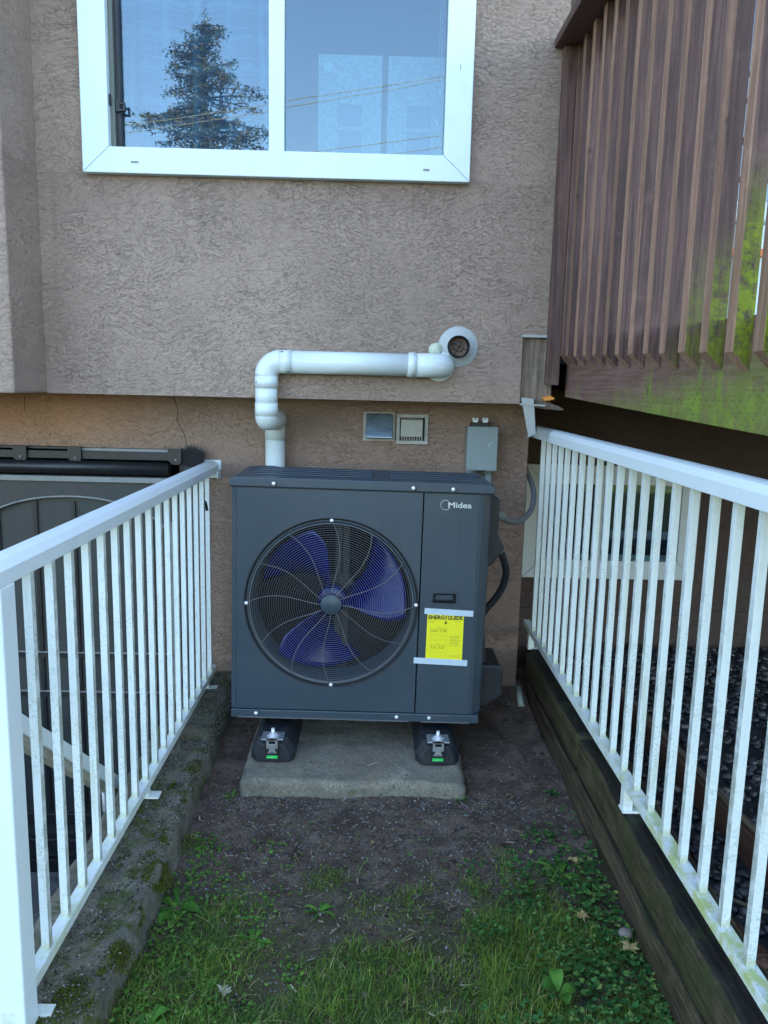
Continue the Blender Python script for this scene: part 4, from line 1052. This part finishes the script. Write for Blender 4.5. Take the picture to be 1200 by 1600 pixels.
def scatter_stones(name, pts, sizes, mat, label=None, cat=None, sub=1, flat=.6, kind='stuff', smooth=True, parent=None):
    V0, F0 = ico(sub); n = len(pts); nv = len(V0)
    jit = 1 + rng.uniform(-.22, .22, (n, nv, 1)) if sub == 1 else 1 + rng.uniform(-.06, .06, (n, nv, 1))
    sc = sizes[:, None, None] * np.stack([rng.uniform(.75, 1.25, n), rng.uniform(.75, 1.25, n), rng.uniform(flat * .7, flat * 1.2, n)], 1)[:, None, :]
    P = V0[None] * jit * sc
    a = rng.uniform(0, 6.28, n); c, s = np.cos(a)[:, None], np.sin(a)[:, None]
    x = P[..., 0] * c - P[..., 1] * s; y = P[..., 0] * s + P[..., 1] * c; z = P[..., 2]
    tl = rng.uniform(-.5, .5, n)[:, None]; z2 = z * np.cos(tl) + x * np.sin(tl) * .7
    P = np.stack([x, y, z2], 2) + pts[:, None, :]
    F = (F0[None] + (np.arange(n) * nv)[:, None, None]).reshape(-1, 3)
    o = raw(name, P.reshape(-1, 3), F, mat, parent, kind, smooth)
    if label: tag(o, label, cat)
    return o
n = 9000
x = .90 + rng.power(1.0, n) * 2.6; y = rng.uniform(1.0, YR - .02, n)
pts = np.stack([x, y, .103 + rng.uniform(-.004, .016, n)], 1)
scatter_stones('gravel', pts, rng.uniform(.010, .021, n), M['stone'], 'dark rounded river gravel behind the right railing', 'gravel', sub=1)
# edging boards and sticks lying in the gravel
def board(name, p, q, wd, th, mat, lab, cat):
    p, q = Vector(p), Vector(q); d = (q - p); L = d.length; d.normalize(); s = Vector((-d.y, d.x, 0)).normalized() * wd / 2; u = Vector((0, 0, th))
    mb = MB(); mb.add([p - s, p + s, q + s, q - s, p - s + u, p + s + u, q + s + u, q - s + u], [(3, 2, 1, 0), (4, 5, 6, 7), (0, 1, 5, 4), (1, 2, 6, 5), (2, 3, 7, 6), (3, 0, 4, 7)])
    return tag(mb.build(name, mat, bevel=.003), lab, cat)
board('edging_board', (1.19, 1.2, .11), (1.07, 3.2, .11), .035, .10, M['edging'], 'brown edging board standing in the gravel with a pale stick along it', 'board')
board('edging_board', (1.05, 1.35, .105), (.90, 1.86, .105), .03, .055, M['edging'], 'short low brown board in the gravel next to the timber wall', 'board')
def stick(P, r, lab, mat=None):
    return tag(MB().tube(spline(P, 5), r, 7).build('stick', mat or M['stick']), lab, 'stick')
stick([(1.165, 1.6, .216), (1.14, 2.1, .218), (1.105, 2.7, .222), (1.075, 3.0, .235), (1.03, 3.22, .27)], .010, 'long pale stick lying on top of the brown edging board')
stick([(.93, 1.95, .125), (1.0, 1.87, .135), (1.08, 1.83, .128), (1.15, 1.80, .130)], .006, 'thin crooked twig lying across the gravel below the stick')
stick([(.93, 2.62, .36), (.97, 2.72, .30), (1.02, 2.86, .22), (1.05, 3.0, .16)], .008, 'dark broken branch leaning against the right railing balusters', plain('dark_bark', (.10, .06, .05), .8))

# ------------------------------------------------------------------ deck
DK = thing('deck', 'dark stained wooden deck with tight upright pickets at upper right', 'deck', (.8, 2.4, 1.4))
SL = .033
def dz(y): return SL * (y - 3.2)
def sbox(x0, x1, y0, y1, z0, z1, name, mat, bevel=.002, parent=None):
    V = [(x, y, z + dz(y)) for z in (z0, z1) for y in (y0, y1) for x in (x0, x1)]
    return MB().add(V, [(0, 2, 3, 1), (4, 5, 7, 6), (0, 1, 5, 4), (2, 6, 7, 3), (0, 4, 6, 2), (1, 3, 7, 5)]).build(name, mat, parent or DK, bevel=bevel)
fa = sbox(.792, .830, .6, YU + .02, 1.455, 1.70, 'fascia', M['fascia'])
sbox(.831, 4.5, .6, .635, 1.455, 1.66, 'fascia', M['fascia'])
ptop = 2.80
def picket(y):
    w_, d_ = .040, .042
    zi, zo = 1.583 + dz(y), 1.583 + dz(y) + .040
    x0, x1 = .752, .752 + w_ - .0005
    zt = ptop + dz(y) - .001
    V = [(x0, y - d_, zo), (x1, y - d_, zi), (x1, y, zi), (x0, y, zo), (x0, y - d_, zt), (x1, y - d_, zt), (x1, y, zt), (x0, y, zt)]
    mb = MB(); mb.add(V, [(0, 1, 5, 4)], 0); mb.f += []; 
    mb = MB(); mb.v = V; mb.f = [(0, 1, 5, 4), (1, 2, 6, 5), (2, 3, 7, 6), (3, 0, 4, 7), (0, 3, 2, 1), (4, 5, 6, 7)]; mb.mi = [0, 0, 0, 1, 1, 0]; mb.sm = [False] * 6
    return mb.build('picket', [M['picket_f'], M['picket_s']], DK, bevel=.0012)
p0 = picket(3.135)
k = 0; y = 3.135 - .1305
while y > .66:
    k += 1; share(p0, random.uniform(-.001, .001), y - 3.135, SL * (y - 3.135) + random.uniform(-.002, .002)); y -= .1305
sbox(.698, .7505, YU - .040, YU - .005, 1.505, ptop, 'end_post', M['picket_f'])
share(p0, 0, .108, SL * .108)
sbox(.665, .84, .6, YU - .002, ptop + .001, ptop + .036, 'cap_rail', M['picket_f'], .004)
sbox(.793, .83, .62, YU, ptop - .10, ptop - .002, 'upper_rail', M['picket_f'])
# floor boards and joists
y = .64; first = None
while y < YR - .15:
    o = sbox(.832, 4.5, y, y + .137, 1.662, 1.699, 'floor_board', M['deckwood'], 0); y += .142
for j, x in enumerate((.85, 1.25, 1.65, 2.05, 2.45, 2.85, 3.25, 3.65, 4.05)): sbox(x, x + .038, .64, YR - .01, 1.47, 1.661, 'joist', M['deckwood'], 0)
for (px, py) in ((1.9, .7), (3.6, .7), (4.4, 2.4)): B(px, px + .09, py, py + .09, .1, 1.46 + dz(py)).build('deck_post', M['deckwood'], DK)
# far railing, and a few things standing on the deck
mb = MB()
CH = thing('garden_chair', 'black metal chair standing on the deck behind the pickets', 'chair', (1.45, 3.1, 1.70))
for (a, b) in ((1.30, 2.9), (1.72, 2.9), (1.30, 3.3), (1.72, 3.3)): MB().tube([(a, b, 1.69), (a, b, 2.13 if b < 3 else 2.75)], .014, 8).build('leg', M['unit_dark'], CH)
B(1.28, 1.74, 2.88, 3.32, 2.12, 2.16).build('seat', M['unit_dark'], CH, bevel=.01)
for z in (2.35, 2.5, 2.65, 2.75): MB().tube([(1.30, 3.3, z), (1.72, 3.3, z)], .012, 8).build('slat', M['unit_dark'], CH)
for a in (1.30, 1.72): MB().tube([(a, 2.9, 2.12), (a, 2.9, 2.38), (a, 3.3, 2.40)], .012, 8).build('armrest', M['unit_dark'], CH)
CO = thing('storage_tub', 'white box with an orange band standing on the deck behind the pickets', 'box', (1.22, 2.5, 1.70))
B(1.04, 1.50, 2.35, 2.68, 1.68, 1.98).build('body', M['vinyl'], CO, bevel=.012); B(1.03, 1.51, 2.34, 2.69, 1.981, 2.04).build('lid', M['vinyl'], CO, bevel=.01)
B(1.02, 1.52, 2.332, 2.70, 1.885, 1.905).build('band', plain('orange_plastic', (.8, .17, .03), .5), CO)

# scraps under the trim board
SC = MB(); SC.prism([(.60, 1.452), (.655, 1.448), (.672, 1.31), (.638, 1.292), (.612, 1.40)], 'y', YU - .03, YU - .027); SC.prism([(.638, 1.292), (.672, 1.31), (.6722, 1.305), (.6382, 1.287)], 'y', YU - .03, YU + .01)
SC.prism([(.652, 1.449), (.655, 1.448), (.672, 1.31), (.668, 1.308)], 'y', YU - .03, YU + .03); SC.prism([(.598, 1.4205), (.70, 1.417), (.70, 1.424), (.598, 1.4275)], 'y', YU - .035, YU + .05)
tag(SC.build('metal_flashing', M['steel_dull']), 'bent strip of grey metal flashing hanging from the wall corner', 'flashing')
SP = MB(); SP.prism([(.665, 1.436), (.70, 1.438), (.765, 1.418), (.785, 1.405), (.775, 1.402), (.66, 1.410)], 'y', YU - .01, YU + .04)
tag(SP.build('wood_splinter', M['trimwood']), 'pale split board end poking out beneath the deck corner', 'wood scrap')
SP = MB(); SP.prism([(.70, 1.44), (.735, 1.445), (.742, 1.452), (.72, 1.462), (.695, 1.452)], 'y', YU - .02, YU + .02)
tag(SP.build('foam_blob', plain('orange_foam', (.75, .28, .05), .7)), 'small orange foam blob at the deck corner above the splinter', 'foam')

# broom leaning by the door
BR = thing('broom', 'black bristle broom head upturned at the left railing, by the door', 'broom', (-.84, 3.5, 1.1))
MB().tube([(-.80, 3.42, .10), (-.825, 3.50, 1.09)], .011, 8).build('handle', M['unit_dark'], BR)
B(-.868, -.80, 3.485, 3.525, 1.085, 1.105).build('head', M['unit_dark'], BR, bevel=.004)
nb = 700; V = np.zeros((nb * 4, 3)); rx_ = rng.uniform(-.862, -.806, nb); ry_ = rng.uniform(3.488, 3.522, nb); ex = (rx_ + .834) * 1.1 + rng.normal(0, .012, nb); hh = rng.uniform(.06, .11, nb) * (1 - np.abs(rx_ + .834) * 9)
V[0::4] = np.stack([rx_ - .0007, ry_, np.full(nb, 1.10)], 1); V[1::4] = np.stack([rx_ + .0007, ry_, np.full(nb, 1.10)], 1)
V[2::4] = np.stack([rx_ + ex + .0005, ry_ - .01, 1.10 + hh], 1); V[3::4] = np.stack([rx_ + ex - .0005, ry_ - .01, 1.10 + hh], 1)
raw('bristles', V - np.array([-.84, 3.5, 1.1]), np.arange(nb * 4).reshape(-1, 4), M['unit_dark'], BR, 'stuff')

# ------------------------------------------------------------------ soil crumbs, stones, grass, weeds
def cov(x, y):
    """how grassy a spot is, 0..1"""
    v = (2.12 - y) / .42 + 1.7 * noise.fractal(Vector((x * 3.2, y * 3.2, 7)), .9, 2.1, 4) + .35 * max(0, x - .2) + .25 * max(0, -x - .25)
    return max(0., min(1., v))
n = 26000
x = rng.uniform(-.60, .74, n); y = rng.uniform(1.2, YL, n)
keep = (rng.uniform(0, 1, n) < np.where(y > 2.6, .75, 1)) & ~((x > -.47) & (x < .36) & (y > 2.6) & (y < 3.4))
x, y = x[keep], y[keep]
z = np.array([gh(a, b) for a, b in zip(x, y)])
s_ = rng.uniform(.0012, .0032, len(x)) + (rng.uniform(0, 1, len(x)) > .985) * rng.uniform(.001, .004, len(x))
scatter_stones('soil_crumbs', np.stack([x, y, z + .001], 1), s_, M['crumb'], 'loose dark soil crumbs and grit around the slab', 'soil', sub=0 or 1, flat=.7, smooth=False)
# grit weathered out of the curb
n = 7000; x = rng.uniform(-.80, -.60, n); y = rng.uniform(1.2, 3.5, n); zc = .096 + .02 * np.clip((y - 2) / 1.5, 0, 1) - np.clip(x + .63, 0, 1) * .25
scatter_stones('curb_grit', np.stack([x, y, zc], 1), rng.uniform(.0012, .0036, n), m_rand('curb_grit', [(0, (.012, .012, .008)), (.4, (.05, .05, .03)), (.8, (.14, .13, .10)), (1, (.34, .33, .28))], .9), 'coarse grit crusting the top of the concrete curb', 'grit', smooth=False)
# pale gravel chips
n = 2600; x = rng.uniform(-.58, .62, n); y = rng.normal(2.25, .22, n); y = np.where(rng.uniform(0, 1, n) < .35, rng.uniform(2.5, 2.62, n), y)
ok = (y > 1.6) & (y < 2.6); x, y = x[ok], y[ok]; z = np.array([gh(a, b) for a, b in zip(x, y)])
scatter_stones('gravel_chips', np.stack([x, y, z + .002], 1), rng.uniform(.0016, .0042, len(x)), m_rand('pale_chips', [(0, (.05, .05, .045)), (.5, (.13, .125, .12)), (1, (.34, .33, .32))], .8), 'small pale gravel chips strewn over the dirt before the slab', 'gravel', smooth=False)

def blades(name, X, Y, Z, Hh, Wd, mat, lean=.6, seg=3, label=None, cat=None, parent=None):
    n = len(X); a = rng.uniform(0, 2 * pi, n); ln = rng.uniform(.1, 1, n) * lean
    # local clumps share a lean
    ca = np.array([noise.noise(Vector((x * 7, y * 7, 2))) * 6 for x, y in zip(X, Y)]); a = ca + rng.normal(0, 1.9, n)
    dx, dy = np.cos(a), np.sin(a); px, py = -dy, dx
    V = np.zeros((n, 2 * seg + 1, 3))
    for k in range(seg + 1):
        t = k / seg; r = Hh * ln * t ** 1.7; h = Hh * (t - .28 * ln * t * t)
        wd = Wd * (1 - t) ** .7 * .5
        cxk, cyk, czk = X + dx * r, Y + dy * r, Z + h
        if k < seg:
            V[:, 2 * k] = np.stack([cxk - px * wd, cyk - py * wd, czk], 1); V[:, 2 * k + 1] = np.stack([cxk + px * wd, cyk + py * wd, czk], 1)
        else: V[:, 2 * k] = np.stack([cxk, cyk, czk], 1)
    m = 2 * seg + 1; tri = []
    for k in range(seg):
        if k < seg - 1: tri += [(2 * k, 2 * k + 1, 2 * k + 3), (2 * k, 2 * k + 3, 2 * k + 2)]
        else: tri += [(2 * k, 2 * k + 1, 2 * k + 2)]
    F = (np.array(tri)[None] + (np.arange(n) * m)[:, None, None]).reshape(-1, 3)
    o = raw(name, V.reshape(-1, 3), F, mat, parent, 'stuff')
    if label: tag(o, label, cat)
    return o
n = 140000; X = rng.uniform(-.60, .735, n); Y = rng.uniform(.9, 2.75, n)
C_ = np.array([cov(a, b) for a, b in zip(X, Y)]); ok = rng.uniform(0, 1, n) < C_ ** 1.1 * .95 + .006
X, Y, C_ = X[ok], Y[ok], C_[ok]; Z = np.array([gh(a, b) for a, b in zip(X, Y)]) - .002
blades('grass', X, Y, Z, rng.uniform(.006, .021, len(X)) * (.45 + .75 * C_) * (1 + .6 * (X > .3)) * np.where((Y < 1.95) & (rng.uniform(0, 1, len(X)) < .3), 1.7, 1.), rng.uniform(.0014, .0030, len(X)), M['grass'], 1.5, 3, 'patchy green lawn grass in front of the slab between the railings', 'grass')
n = 5200; X = rng.uniform(-.58, .735, n); Y = rng.uniform(1.1, 2.3, n); ok = np.array([rng.uniform() < cov(a, b) ** 1.5 for a, b in zip(X, Y)]); X, Y = X[ok], Y[ok]; Z = np.array([gh(a, b) for a, b in zip(X, Y)]) + .004
blades('long_grass', X, Y, Z, rng.uniform(.022, .050, len(X)), rng.uniform(.0018, .0034, len(X)), m_leaf('long_blades', [(0, (.03, .09, .02)), (.6, (.09, .20, .03)), (.9, (.20, .30, .06)), (1, (.40, .36, .18))]), 2.3, 5, 'longer bent grass blades lying over the patchy lawn', 'grass')
n = 90000; X = rng.uniform(-12, 12, n); Y = rng.uniform(-9, 1, n); ok = ~((X > PX0 - .1) & (X < -.6) & (Y > PY0 - .1)) & ~((X > .7) & (Y > .5)); X, Y = X[ok], Y[ok]
blades('lawn', X, Y, np.zeros(len(X)), rng.uniform(.03, .07, len(X)), rng.uniform(.004, .008, len(X)), M['grass'], .8, 2, 'green lawn behind the viewer', 'grass')

def leaf_cluster(name, lab, cat, c, nl, L, Wd, mat, lift=.4, lobes=0, spread=6.283, a0=0, stem=0.0, group=None):
    """rosette of separate shaped leaves"""
    V = []; F = []; rr_ = random.Random(hash((round(c[0], 3), round(c[1], 3))) & 0xffff)
    gz = gh(c[0], c[1]) if c[2] is None else c[2]
    for i in range(nl):
        a = a0 + spread * i / nl + rr_.uniform(-.35, .35); l = L * rr_.uniform(.6, 1.1); wd = Wd * rr_.uniform(.75, 1.15); up_ = lift * rr_.uniform(.4, 1.3)
        d = Vector((cos(a), sin(a), 0)); s = Vector((-sin(a), cos(a), 0)); base = Vector((c[0], c[1], gz)) + d * l * .12 + Vector((0, 0, stem * rr_.uniform(.5, 1)))
        m = 7; o = len(V)
        for k in range(m):
            t = k / (m - 1); wk = wd * .5 * (sin(pi * min(1, t * .92 + .04)) ** .75)
            if lobes: wk *= 1 + .45 * sin(t * lobes * pi * 2)
            z = up_ * l * (t - .75 * t * t) * 1.6
            P = base + d * l * t + Vector((0, 0, z))
            V += [P - s * wk + Vector((0, 0, wk * .35)), P, P + s * wk + Vector((0, 0, wk * .35))]
            if k:
                for q in (0, 1): F.append((o + 3 * (k - 1) + q, o + 3 * k + q, o + 3 * k + q + 1, o + 3 * (k - 1) + q + 1))
    o = MB().add(V, F, smooth=True).build(name, mat, recalc=False)
    return tag(o, lab, cat, group)
leaf_cluster('weed', 'leafy green rosette weed against the curb at left of the lawn', 'weed', (-.535, 1.99, None), 11, .075, .024, M['weed'], .35, 2)
leaf_cluster('weed', 'small bright green weed in the left part of the lawn', 'weed', (-.30, 1.86, None), 7, .055, .018, M['weed'], .3, 2)
leaf_cluster('weed', 'narrow leaved green weed near the timber wall, behind the yellow leaf', 'weed', (.600, 2.17, None), 9, .075, .016, M['weed'], .35)
leaf_cluster('weed', 'small weed sprouting at the right front corner of the slab', 'weed', (.335, 2.59, None), 7, .035, .009, M['weed'], .8)
leaf_cluster('weed', 'small weed sprouting by the left front corner of the slab', 'weed', (-.495, 2.585, None), 7, .04, .008, M['weed'], .6)
leaf_cluster('weed', 'tiny weed at the foot of the timber wall halfway along', 'weed', (.69, 2.66, None), 8, .035, .012, M['weed_dark'], .7)
leaf_cluster('weed', 'broad round leaved weed at the bottom right of the lawn', 'weed', (.475, 1.66, None), 4, .045, .042, M['weed'], .9, stem=.03)
leaf_cluster('weed', 'green weed clump at the bottom left corner beside the curb', 'weed', (-.50, 1.57, None), 14, .05, .02, M['weed'], .9, 2)
leaf_cluster('weed', 'pale green low weed at centre left of the lawn', 'weed', (-.13, 1.98, None), 8, .045, .010, M['weed'], .5)
# ferny ground cover on the right (creeping leaflets)
def leaflets(name, n, box, fdens, size, mat, lab, hgt=(.004, .035)):
    V = []; F = []; k = 0; q = 0
    while k < n and q < n * 30:
        q += 1; x, y = random.uniform(*box[:2]), random.uniform(*box[2:])
        if random.random() > fdens(x, y): continue
        k += 1; z = gh(x, y) + random.uniform(*hgt); a = random.uniform(0, 6.28)
        for j in (-1, 0, 1):
            aa = a + j * .75; l = size * random.uniform(.6, 1.2) * (1.15 if j == 0 else .85); d = Vector((cos(aa), sin(aa), random.uniform(-.1, .35))); s = Vector((-sin(aa), cos(aa), random.uniform(-.25, .25))) * l * .42; P = Vector((x, y, z)); o = len(V)
            V += [P, P + d * l * .45 - s, P + d * l * .72 - s * .45, P + d * l * .98 - s * .3, P + d * l * 1.05, P + d * l * .98 + s * .3, P + d * l * .72 + s * .45, P + d * l * .45 + s]; F.append(tuple(range(o, o + 8)))
    o = MB().add(V, F).build(name, mat, recalc=False, kind='stuff'); return tag(o, lab, 'ground cover')
def dr(x, y):
    v = (x - .34) * 3.2 + (2.05 - y) * .9 + noise.noise(Vector((x * 8, y * 8, 1))) * .9 - .15
    if y > 2.35: v -= (y - 2.35) * 4
    return max(0, min(1, v)) * (1 if x < .74 else 0)
leaflets('creeping_plants', 1500, (.28, .735, 1.3, 2.6), dr, .0145, M['weed_dark'], 'creeping leafy ground cover at the foot of the timber wall')
leaflets('clover', 1100, (-.58, -.15, 1.3, 2.35), lambda x, y: max(0, min(1, (-.22 - x) * 2.2 + noise.noise(Vector((x * 9, y * 9, 5))) * 1.2 - (y - 2.0) * .8)), .010, M['weed'], 'small clover like ground cover beside the concrete curb', (.002, .018))
leaflets('sprouts', 420, (-.5, .5, 1.5, 2.5), lambda x, y: .5, .007, M['weed'], 'tiny green sprouts dotted over the lawn and dirt', (.001, .012))
# moss on the curb and tufts hanging over its edge
def moss_tufts(name, spots, lab):
    X, Y, Z = [], [], []
    for (cx, cy, r, m) in spots:
        for _ in range(m):
            a, q = random.uniform(0, 6.28), r * random.random() ** .6; x, y = cx + q * cos(a) * .7, cy + q * sin(a)
            X.append(x); Y.append(y); Z.append(.092 + .02 * max(0, (y - 2) / 1.5) - max(0, x + .615) * .8)
    X, Y, Z = map(np.array, (X, Y, Z)); return blades(name, X, Y, Z, rng.uniform(.003, .010, len(X)), rng.uniform(.0015, .003, len(X)), M['moss'], 1.0, 2, lab, 'moss')
sp = [(-.66, 1.55, .07, 2600), (-.62, 1.84, .05, 1500), (-.60, 2.02, .06, 2200), (-.60, 1.70, .05, 1300), (-.70, 2.9, .07, 800), (-.64, 2.62, .06, 500)]
sp += [(random.uniform(-.78, -.61), random.uniform(1.3, 2.7), random.uniform(.01, .03), 160) for _ in range(45)]
moss_tufts('moss', sp, 'yellow green moss tufts growing on the concrete curb')

# fallen leaves and small loose things
def fallen(lab, c, s, mat, lob=5, a0=0):
    V = [Vector((c[0], c[1], c[2] + .004))]; m = lob * 4; a0 = random.uniform(0, 6)
    for i in range(m):
        a = a0 + 2 * pi * i / m; r = s * (.55 + .45 * (i % 4 == 0) + .1 * (i % 4 == 2) + random.uniform(-.16, .12)) * (1 + .28 * cos(2 * pi * i / m))
        V.append(Vector((c[0] + r * cos(a), c[1] + r * sin(a), c[2] + .004 + random.uniform(0, .30) * s)))
    return tag(MB().add(V, [(0, 1 + i, 1 + (i + 1) % m) for i in range(m)], smooth=False).build('fallen_leaf', mat, recalc=False), lab, 'leaf')
fallen('pinkish tan lobed leaf lying on the weeds near the timber wall', (.600, 1.93, .035), .026, M['dry_leaf'], 7)
fallen('yellow lobed leaf lying beside the round stone, right of the lawn', (.695, 1.80, .040), .030, M['dry_leaf'], 7)
fallen('tall yellow withered leaf standing behind the narrow leaved weed', (.645, 2.20, .03), .022, M['dry_leaf'], 4)
fallen('small brown leaf lying on the dirt in the left part of the yard', (-.40, 2.16, .012), .014, M['brown_leaf'], 4)
fallen('small tan leaf lying on open dirt in the middle of the yard', (.02, 2.30, .012), .009, M['dry_leaf'], 4)
fallen('pale green leaf lying on the dirt at centre of the yard', (.135, 2.24, .012), .011, M['weed'], 3)
fallen('grey withered leaf on the dirt just right of the slab corner', (.345, 2.47, .010), .015, plain('grey_leaf', (.16, .17, .15), .8), 4)
fallen('dull khaki crumpled leaf in the lower left of the lawn', (-.34, 1.66, .02), .022, plain('khaki_leaf', (.22, .22, .14), .8), 5)
fallen('reddish brown leaf lying on the timber wall at bottom right', (.83, 1.47, .275), .04, M['brown_leaf'], 6)
fallen('curled yellow green leaf on the dirt near the timber wall', (.50, 2.11, .012), .016, M['weed'], 3)
# clods and plant litter
n = 420; x = rng.uniform(-.58, .72, n); y = rng.uniform(1.5, 3.4, n); ok = ~((x > -.49) & (x < .38) & (y > 2.57)); x, y = x[ok], y[ok]; z = np.array([gh(a, b) for a, b in zip(x, y)])
scatter_stones('soil_clods', np.stack([x, y, z + .001], 1), .004 + .010 * rng.power(.35, len(x)) * rng.uniform(.2, 1, len(x)), m_rand('clod_soil', [(0, (.03, .022, .016)), (.7, (.11, .08, .06)), (.9, (.16, .13, .10)), (1, (.3, .28, .25))], .95, 90), 'larger clods and pebbles lying on the bare soil', 'soil', smooth=False)
n = 2600; X = rng.uniform(-.59, .73, n); Y = rng.uniform(1.3, 2.75, n); ok = ~((X > -.49) & (X < .38) & (Y > 2.57)); X, Y = X[ok], Y[ok]; Z = np.array([gh(a, b) for a, b in zip(X, Y)]) + rng.uniform(.002, .010, len(X))
A = rng.uniform(0, 6.28, len(X)); L_ = rng.uniform(.006, .028, len(X)); W_ = rng.uniform(.0007, .0022, len(X)); V = np.zeros((len(X), 4, 3))
for q, (u, v_) in enumerate(((-1, -1), (1, -1), (1, 1), (-1, 1))): V[:, q] = np.stack([X + np.cos(A) * L_ * u / 2 - np.sin(A) * W_ * v_, Y + np.sin(A) * L_ * u / 2 + np.cos(A) * W_ * v_, Z + u * rng.uniform(0, .003, len(X))], 1)
tag(raw('plant_litter', V.reshape(-1, 3), np.arange(len(X) * 4).reshape(-1, 4), m_leaf('litter', [(0, (.06, .035, .02)), (.5, (.16, .11, .06)), (.9, (.30, .24, .14)), (1, (.5, .47, .36))]), None, 'stuff'), 'dead stems and bits of plant litter over the yard', 'litter')
V0, F0 = ico(3)
V0 = np.array([Vector(v) * (1 + .08 * noise.noise(Vector(v) * 1.6)) for v in V0]) * np.array([.020, .018, .015]) + np.array([.712, 1.885, .022])
tag(raw('round_stone', V0, F0, plain('tan_stone', (.19, .165, .13), .75, var=.15, bumpd=.001), smooth=True), 'round tan stone against the foot of the timber wall', 'stone')
tag(MB().tube([(.700, 3.36, .04), (.712, 3.50, .075)], .014, 12).build('plastic_scrap', plain('pale_green_plastic', (.38, .45, .36), .5)), 'pale stub of pipe lying in the corner at the wall foot', 'scrap')
for c, l, a, lab in (((.0, 2.72, .068), .05, .5, 'short pale straw on top of the slab'), ((-.09, 2.56, .012), .06, 1.2, 'thin dry straw on the dirt in front of the slab')):
    tag(MB().tube([(c[0], c[1], c[2]), (c[0] + l * .5 * cos(a), c[1] + l * .5 * sin(a), c[2] + .004), (c[0] + l * cos(a), c[1] + l * sin(a), c[2])], .0011, 5).build('straw', plain('straw', (.45, .42, .32), .8)), lab, 'straw')

# ------------------------------------------------------------------ across the garden (mirrored in the window)
T = thing('conifer_tree', 'tall conifer across the garden, mirrored in the left window pane', 'tree', (-5.7, -20, 0))
MB().tube([(-5.7, -20, 0), (-5.75, -20, 6), (-5.68, -20, 12.7)], [.28, .16, .02], 10).build('trunk', M['bark'], T)
V = []; rt = random.Random(11)
def cards(p, n_, s):
    for _ in range(n_):
        q = p + Vector((rt.gauss(0, 1), rt.gauss(0, 1), rt.gauss(0, .6))) * s * .8
        a = Vector((rt.uniform(-1, 1), rt.uniform(-1, 1), rt.uniform(-.8, .4))).normalized() * s * rt.uniform(.5, 1.2); b = a.cross(Vector((rt.uniform(-1, 1), rt.uniform(-1, 1), rt.uniform(-1, 1)))).normalized() * s * .22
        V.extend([q - b, q + a * .6 - b * .6, q + a, q + b])
limbs = MB()
z = 2.6
while z < 12.9:
    t = (13.0 - z) / 10.4; reach = .22 + 6.2 * t ** .9
    for k in range(4):
        a = rt.uniform(0, 6.28); L = reach * rt.uniform(.45, 1.15)
        d = Vector((cos(a), sin(a), 0)); P = [Vector((-5.7, -20, z)) + d * L * u + Vector((0, 0, L * (.10 * u - .34 * u * u + .22 * u ** 3))) for u in (0, .33, .66, 1)]
        limbs.tube(P, [.035, .025, .015, .006], 5)
        m = int(5 + L * 10)
        for i in range(m):
            u = (i + .6) / m; p = P[0].lerp(P[-1], u); side = Vector((-d.y, d.x, 0)) * rt.uniform(-1, 1) * L * .22 * (1.1 - u)
            cards(p + side + Vector((0, 0, -.06)), 9, .105 + .03 * t)
    z += .15 + .12 * rt.random()
for q_ in range(30):
    cards(Vector((-5.68, -20, 12.2 + q_ * .04)), 4, .13 * (1.25 - q_ / 30))
limbs.build('branch', M['bark'], T, kind='stuff')
V = np.array([v[:] for v in V]); cr = raw('crown', V - np.array([-5.7, -20, 0]), np.arange(len(V)).reshape(-1, 4), M['needle'], T, 'stuff')
for (p, q, sag, lab) in (((-14, -9, 4.9), (8, -9, 8.5), .15, 'lower overhead cable of the upper pair'), ((-14, -9, 5.0), (8, -9, 8.75), .45, 'higher overhead cable of the upper pair'), ((-6, -9, 4.9), (7, -9, 7.1), .1, 'lowest overhead cable across the garden'), ((-9, -9, 4.6), (7, -9, 7.0), -.1, 'overhead cable just above the lowest one')):
    P = [(p[0] + (q[0] - p[0]) * t, p[1], p[2] + (q[2] - p[2]) * t - sag * 4 * t * (1 - t)) for t in np.linspace(0, 1, 24)]
    tag(MB().tube(P, .0065, 5).build('overhead_cable', plain('cable_tan', (.32, .26, .12), .7)), lab + ', mirrored in the window', 'cable')
bpy.context.view_layer.update()
